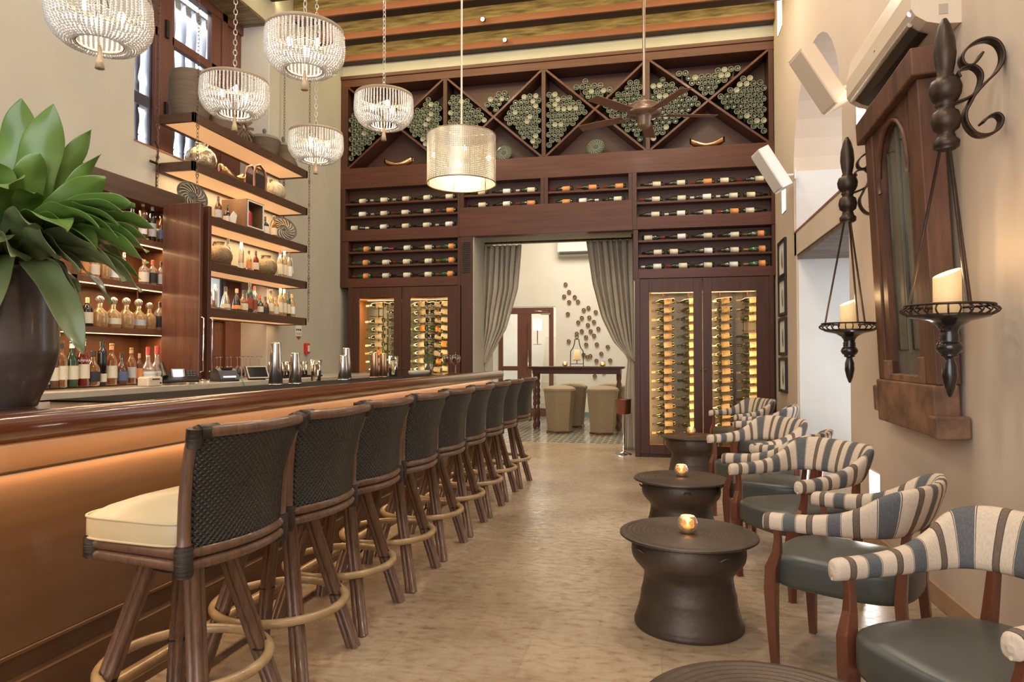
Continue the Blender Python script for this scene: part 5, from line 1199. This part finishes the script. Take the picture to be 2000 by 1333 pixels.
votive((.145, 5.157, .458), 'gold mercury glass votive on the third drum table')
votive((.331, 7.908, .458), 'gold mercury glass votive on the farthest drum table')

# ------------------------------------------------------------------ barrel arm chairs (front = -x)
def cat(P, n):
    out = []
    for i in range(len(P)-1):
        p0, p1, p2, p3 = P[max(i-1, 0)], P[i], P[i+1], P[min(i+2, len(P)-1)]
        for q in range(n):
            t = q/n; out.append([.5*((2*b)+(c-a)*t+(2*a-5*b+4*c-d)*t*t+(3*b-a-3*c+d)*t**3) for a, b, c, d in zip(p0, p1, p2, p3)])
    out.append(list(P[-1])); return out
def armchair():
    t = thing('armchair', 'x', 'armchair')
    half = [(-.245, .305, .600, .652, .024), (-.225, .303, .598, .668, .031), (-.14, .298, .60, .672, .034), (-.04, .290, .603, .682, .035), (.06, .280, .608, .705, .034), (.14, .268, .614, .745, .032), (.205, .248, .620, .800, .030), (.250, .205, .625, .826, .030), (.275, .12, .630, .828, .032), (.285, 0, .632, .826, .034)]
    K = cat(half+[(x, -y, a, b, c) for x, y, a, b, c in half[:-1][::-1]], 6)
    n = 18; s = [0]
    for a, b in zip(K, K[1:]): s.append(s[-1]+math.hypot(b[0]-a[0], b[1]-a[1]))
    N_ = len(K)
    def fn(i, j):
        x, y, z0, z1, th = K[i]; a_, b_ = K[max(i-1, 0)], K[min(i+1, N_-1)]; tx, ty = b_[0]-a_[0], b_[1]-a_[1]; l = math.hypot(tx, ty); nx, ny = ty/l, -tx/l
        e = min(i, N_-1-i); k = (.35, .80, .96)[e] if e < 3 else 1
        an = 2*pi*j/n; ca, sa = cos(an), sin(an); hh = (z1-z0)/2; cx = math.copysign(abs(ca)**.75, ca)*th*k; cz = math.copysign(abs(sa)**.75, sa)*hh*(k if e < 2 else 1)
        lean = -(max(0, (z1-z0)-.08))*.55*((cz/hh)*.5+.5)
        roll = -.012*max(0, sa)*(1 if z1-z0 > .12 else 0)
        return (x+nx*(-cx+lean+roll*0), y+ny*(-cx+lean), (z0+z1)/2+cz)
    o = MB().grid(fn, N_, n, False, True, uvf=lambda i, j: (s[i], j/n*.3))
    for q, rev in ((0, 0), ((N_-1)*n, 1)):
        f = tuple(q+x for x in range(n)); o.f.append(f if rev else f[::-1]); o.m.append(0); o.sm.append(False); o.uv.append([(.02, 0)]*n)
    o.build('arm_and_back_cushion', stripe, t)
    m = MB(); m.tube([(k[0], k[1], k[2]+.004) for k in K], .0055, 6); m.build('piping', M('cream_piping', (.62, .52, .38), .8), t)
    m = MB(); cushion(m, .285, .265, .345, .475, Matrix.Translation((0, 0, 0)), .10, 48, 3.4, .022); m.build('seat', grey_l, t)
    for sy in (-1, 1):
        m = MB(); m.tube([(-.225, .235*sy, 0), (-.232, .240*sy, .16), (-.235, .245*sy, .33), (-.225, .262*sy, .43), (-.195, .283*sy, .50), (-.188, .290*sy, .56), (-.190, .296*sy, .61)], [.022, .029, .036, .034, .025, .020, .019], 4, rot0=pi/4, smooth=False); m.build('front_leg', redwood, t, .004)
        m = MB(); m.tube([(.285, .20*sy, 0), (.262, .195*sy, .2), (.25, .185*sy, .38), (.258, .175*sy, .50), (.272, .170*sy, .64)], [.020, .026, .030, .026, .022], 4, rot0=pi/4, smooth=False); m.build('rear_leg', redwood, t, .004)
    return t
a0 = armchair()
def face(deg): return R(deg-180)
CH = [((.90, 2.26), 207, 'striped armchair nearest the camera, cut off by the right edge'), ((.79, 3.24), 150, 'striped armchair turned away, right of the second nearest drum table'), ((.775, 4.28), 209, 'striped armchair facing the camera behind the turned away one'),
      ((.77, 5.08), 152, 'striped armchair in the middle of the row, mostly hidden by others'), ((.745, 5.88), 208, 'striped armchair facing the camera right of the third drum table'), ((1.04, 7.62), 165, 'pale striped armchair with green grey seat near the door niche'), ((.93, 8.62), 204, 'striped armchair farthest away against the right glass cabinet')]
for i, (p, d_, lab) in enumerate(CH):
    if i == 0: a0.location = (*p, 0); a0.rotation_euler = (0, 0, face(d_)); tag(a0, lab, None, 'striped armchairs along the right wall')
    else: dup(a0, (*p, 0), (0, 0, face(d_)), lab)

# ------------------------------------------------------------------ right wall
def ribbon(m, P, th, y0, y1, T=None):
    P = [Vector(p) for p in cat(P, 4)]; n = len(P); vs = []
    for i in range(n):
        t = (P[min(i+1, n-1)]-P[max(i-1, 0)]).normalized(); nn = Vector((-t.y, t.x))*th/2
        for y in (y0, y1): vs += [(P[i].x+nn.x, y, P[i].y+nn.y), (P[i].x-nn.x, y, P[i].y-nn.y)]
    fs = []
    for i in range(n-1):
        a, b = 4*i, 4*i+4; fs += [(a, b, b+2, a+2), (a+1, a+3, b+3, b+1), (a, a+1, b+1, b), (a+2, b+2, b+3, a+3)]
    fs += [(0, 2, 3, 1), (4*n-4, 4*n-3, 4*n-1, 4*n-2)]
    return m.add(vs, fs, 0, True, None, T)
S1 = [(1.354, 2.333), (1.377, 2.358), (1.41, 2.369), (1.429, 2.344), (1.414, 2.302), (1.372, 2.281), (1.329, 2.29), (1.297, 2.332), (1.29, 2.381), (1.308, 2.422), (1.327, 2.458), (1.37, 2.508), (1.413, 2.552), (1.435, 2.598), (1.435, 2.641), (1.415, 2.68), (1.378, 2.697), (1.335, 2.688), (1.297, 2.66), (1.279, 2.623), (1.291, 2.59), (1.319, 2.587), (1.343, 2.612), (1.358, 2.638)]
S2 = [(1.271, 2.538), (1.264, 2.56), (1.286, 2.58), (1.324, 2.584), (1.352, 2.552), (1.351, 2.51), (1.327, 2.464), (1.274, 2.436), (1.226, 2.429), (1.203, 2.441)]
def sconce():
    t = thing('candle_sconce', 'x', 'candle sconce')    # origin: centre of the candle dish, wall towards +x
    m = MB(); ribbon(m, [(x-1.218, z-1.53) for x, z in S1], .009, -.026, .026); m.build('scroll_bracket', iron, t)
    m = MB(); ribbon(m, [(x-1.218, z-1.53) for x, z in S2], .009, -.024, .024); m.build('scroll_arm', iron, t)
    MB().lathe([(.035, .70), (.05, .71), (.052, .735), (.038, .75), (.032, .775), (.050, .79), (.058, .825), (.050, .862), (.034, .875), (.034, .885), (.042, .895), (.034, .905), (.048, .915), (.06, .94), (.064, .97), (.055, 1.0), (.034, 1.012), (.036, 1.02), (.030, 1.03), (.038, 1.07), (.044, 1.12), (.040, 1.18), (.026, 1.24), (.010, 1.275), (.0001, 1.28)], 24).build('finial', iron, t)
    m = MB()
    for q in range(3):
        a = 2*pi*q/3+pi/6+.1; m.tube([(.022*cos(a), .022*sin(a), .71), (.150*cos(a), .150*sin(a), .02)], .0065, 6)
    m.build('hanging_rods', iron, t)
    m = MB()
    for z, r in ((.022, .168), (-.022, .150)): m.tube([(r*cos(2*pi*q/36), r*sin(2*pi*q/36), z) for q in range(36)], .0055, 6, True)
    for q in range(26):
        a = 2*pi*q/26; m.tube([((.150+.035*sin(pi*k/6)+.0*k)*cos(a), (.150+.035*sin(pi*k/6))*sin(a), -.022+.046*k/6) for k in range(7)], .0038, 5)
    m.build('wire_gallery', iron, t)
    MB().lathe([(.0001, -.375), (.008, -.37), (.020, -.335), (.030, -.285), (.028, -.24), (.020, -.215), (.018, -.205), (.03, -.20), (.036, -.195), (.03, -.19), (.045, -.18), (.054, -.16), (.045, -.14), (.036, -.132), (.040, -.125), (.036, -.118), (.040, -.11), (.034, -.10), (.036, -.085), (.05, -.065), (.085, -.045), (.150, -.030), (.155, -.024), (.05, -.022), (.0001, -.022)], 32).build('dish_and_drop', blackgl, t)
    return t
s0 = sconce(); s0.location = (1.218, 3.28, 1.53); tag(s0, 'large black iron candle sconce nearest the camera on the right wall', None, 'iron candle sconces')
dup(s0, (1.232, 4.93, 1.53), None, 'black iron candle sconce farther along the right wall beyond the wooden frame')
for y, x, lab in ((3.28, 1.213, 'cream candle with slanted top in the nearest sconce'), (4.93, 1.23, 'cream candle with slanted top in the farther sconce')):
    m = MB()
    def cf(i, j):
        a = 2*pi*j/28; r = .054; zt = .185+.022*cos(a-.3)
        return [(.0001, 0, 0)[0:3] if False else (.0001*cos(a), .0001*sin(a), 0), (r*cos(a), r*sin(a), 0), (r*cos(a), r*sin(a), zt*.5), (r*cos(a), r*sin(a), zt-.003), (r*.95*cos(a), r*.95*sin(a), zt), (r*.80*cos(a), r*.80*sin(a), zt-.012), (.0001*cos(a), .0001*sin(a), .165)][i]
    m.grid(cf, 7, 28, False, True)
    t = thing('pillar_candle', lab, 'candle', (x, y, 1.53-.021), 0, 'candles in the iron sconces'); m.build('wax', wax, t)
    MB().sphere((0, 0, .178), .006, 6, 8, sz=1.6).build('flame', flame, t)
    light('POINT', (x, y, 1.53+.19), 1.6, (1, .66, .30), .03)
# reclaimed arched window frame
of = thing('reclaimed_window_frame', 'old wooden window frame with arched grey green shutter leaning on right wall', 'wooden frame', (1.335, 3.72, .93)); of.rotation_euler = (0, R(-2.6), R(-2.5))
# local: y along the wall, z up, front at -x
W_, H_ = 1.06, 1.93
MB().box(-.02, .10, .0, W_, 0, .26).build('sill_block', oldbase, of, .01)
MB().box(-.035, .115, -.07, .04, -.0, .11).box(-.035, .115, W_-.03, W_+.03, .06, .22).build('sill_ends', oldbase, of, .008)
MB().box(-.035, .10, -.05, W_+.06, H_-.14, H_).build('lintel', oldwood, of, .008)
MB().box(-.0, .11, 0, .15, .26, H_-.14).build('stile', oldwood, of, .006)
MB().box(-.0, .11, W_-.16, W_, .26, H_-.14).build('stile', oldwood, of, .006)
yc, zc, ra = W_/2-.005, H_-.44, .27
arch = [(yc-ra, zc-.10), (yc-ra-.012, zc-.06), (yc-ra-.012, zc-.02)]+[(yc-ra*cos(pi*i/16), zc+ra*sin(pi*i/16)*.95) for i in range(17)]+[(yc+ra+.012, zc-.02), (yc+ra+.012, zc-.06), (yc+ra, zc-.10)]
m = MB()
m.box(.012, .085, .15, yc-ra+.005, .26, H_-.14).box(.012, .085, yc+ra-.005, W_-.16, .26, H_-.14)
for (ya, za), (yb, zb) in zip(arch[3:20], arch[4:20]): m.prism([(ya, za), (yb, zb), (yb, H_-.14), (ya, H_-.14)], .012, .085, 'x')
m.build('arched_casing', oldwood, of)
m = MB(); m.tube([(.008, y, z) for y, z in arch], .014, 6); m.build('arch_moulding', oldwood, of)
m = MB(); m.box(.05, .09, .15, W_-.16, .26, H_-.14); m.build('shutter_board', oldgrey, of)
m = MB(); m.box(.036, .052, yc-.012, yc+.012, .42, H_-.22)
for y0_, y1_ in ((yc-.23, yc-.04), (yc+.04, yc+.23)): m.tube([(.048, y0_, .44), (.048, y1_, .44), (.048, y1_, H_-.30), (.048, y0_, H_-.34)], .008, 6, True)
m.build('shutter_moulding', oldgrey, of)
MB().box(-.01, .05, .15, .24, .26, .40).box(-.01, .05, W_-.27, W_-.16, .26, .38).box(-.01, .05, .24, W_-.27, .26, .30).build('shutter_blocks', oldbase, of, .006)
ac = thing('air_conditioner', 'cream wall air conditioner above the wooden frame on the right wall', 'air conditioner', (XR, 4.3, 2.97))
prof = [(0, 0), (-.10, .005), (-.155, .02), (-.205, .055), (-.225, .09), (-.225, .20), (-.20, .33), (-.15, .36), (0, .36)]
MB().prism(prof, -.60, .60, 'y').build('housing', wht_c, ac, .008)
def acr(i, j): p = [(-.112, .003), (-.155, .018), (-.200, .050)][i]; q = Vector((-.5, -.86)).normalized()*.003; return (p[0]+q.x, -.50+j*1.02, p[1]+q.y)
MB().grid(acr, 3, 2, smooth=False).build('air_outlet', blk, ac)
MB().tube([(-.205, -.52, .047), (-.205, .54, .047)], .013, 8).build('outlet_flap', M('flap_plastic', (.50, .43, .34), .25), ac)
MB().box(-.2262, -.2252, -.02, .0, .135, .142).build('logo_mark', dgrey, ac)
MB().box(-.10, -.06, -.603, -.600, .05, .10).build('cover_seam', M('seam', (.45, .38, .30), .5), ac)
MB().sphere((-.215, -.56, .085), .014, 6, 10).build('indicator_lamp', M('ind', (1, 1, 1), .3, emit=(1, 1, .95), es=4), ac)
def speaker(loc, label, mm):
    t = thing('wall_speaker', label, 'speaker', loc, 0, 'tilted wall speakers'); T = Matrix.Rotation(R(-30), 4, 'Y') @ Matrix.Rotation(R(25), 4, 'Z')
    MB().prism([(-.09, -.08), (.05, -.08), (.09, -.03), (.09, .05), (.05, .09), (-.09, .09)], -.25, .25, 'z', T=T).build('cabinet', mm, t, .015)
    MB().box(-.097, -.088, -.075, .085, -.235, .235, T=T).build('grille', M('grille_'+mm.name, tuple(c*.8 for c in mm.node_tree.nodes['Principled BSDF'].inputs['Base Color'].default_value[:3]), .7), t, .004)
    MB().tube([(.06, 0, -.06), (.12, 0, -.08), (XR-loc[0]-.02, 0, -.08)], .014, 8).box(XR-loc[0]-.015, XR-loc[0], -.04, .04, -.13, -.03).build('wall_bracket', mm, t)
speaker((1.20, 5.50, 3.44), 'cream tilted wall speaker beside the air conditioner', wht_c)
speaker((1.22, 7.90, 3.40), 'white tilted wall speaker close to the wine rack', wht)
for k, (z0, z1) in enumerate(((2.285, 2.735), (1.825, 2.28), (1.35, 1.80), (.905, 1.32))):
    t = thing('framed_picture', '%s of four small black framed prints stacked on the right wall' % ['topmost', 'second from top', 'third from top', 'lowest'][k], 'picture', (XR, 8.70, z0), 0, 'small framed prints beside the wine rack'); h_ = z1-z0
    MB().box(-.03, 0, -.24, -.205, 0, h_).box(-.03, 0, .205, .24, 0, h_).box(-.03, 0, -.205, .205, 0, .035).box(-.03, 0, -.205, .205, h_-.035, h_).build('frame', blk, t, .003)
    MB().box(-.012, -.008, -.205, .205, .035, h_-.035).build('mount', paper, t)
    MB().lathe([(.0001, 0), (.06, 0), (.06, .002), (.0001, .002)], 16, T=Matrix.Translation((-.013, 0, h_/2)) @ Matrix.Scale(1.7, 4, (0, 0, 1)) @ Matrix.Rotation(R(-90), 4, 'Y')).box(-.0135, -.0125, -.035, .035, h_/2-.12, h_/2-.03).build('print', prnt, t)
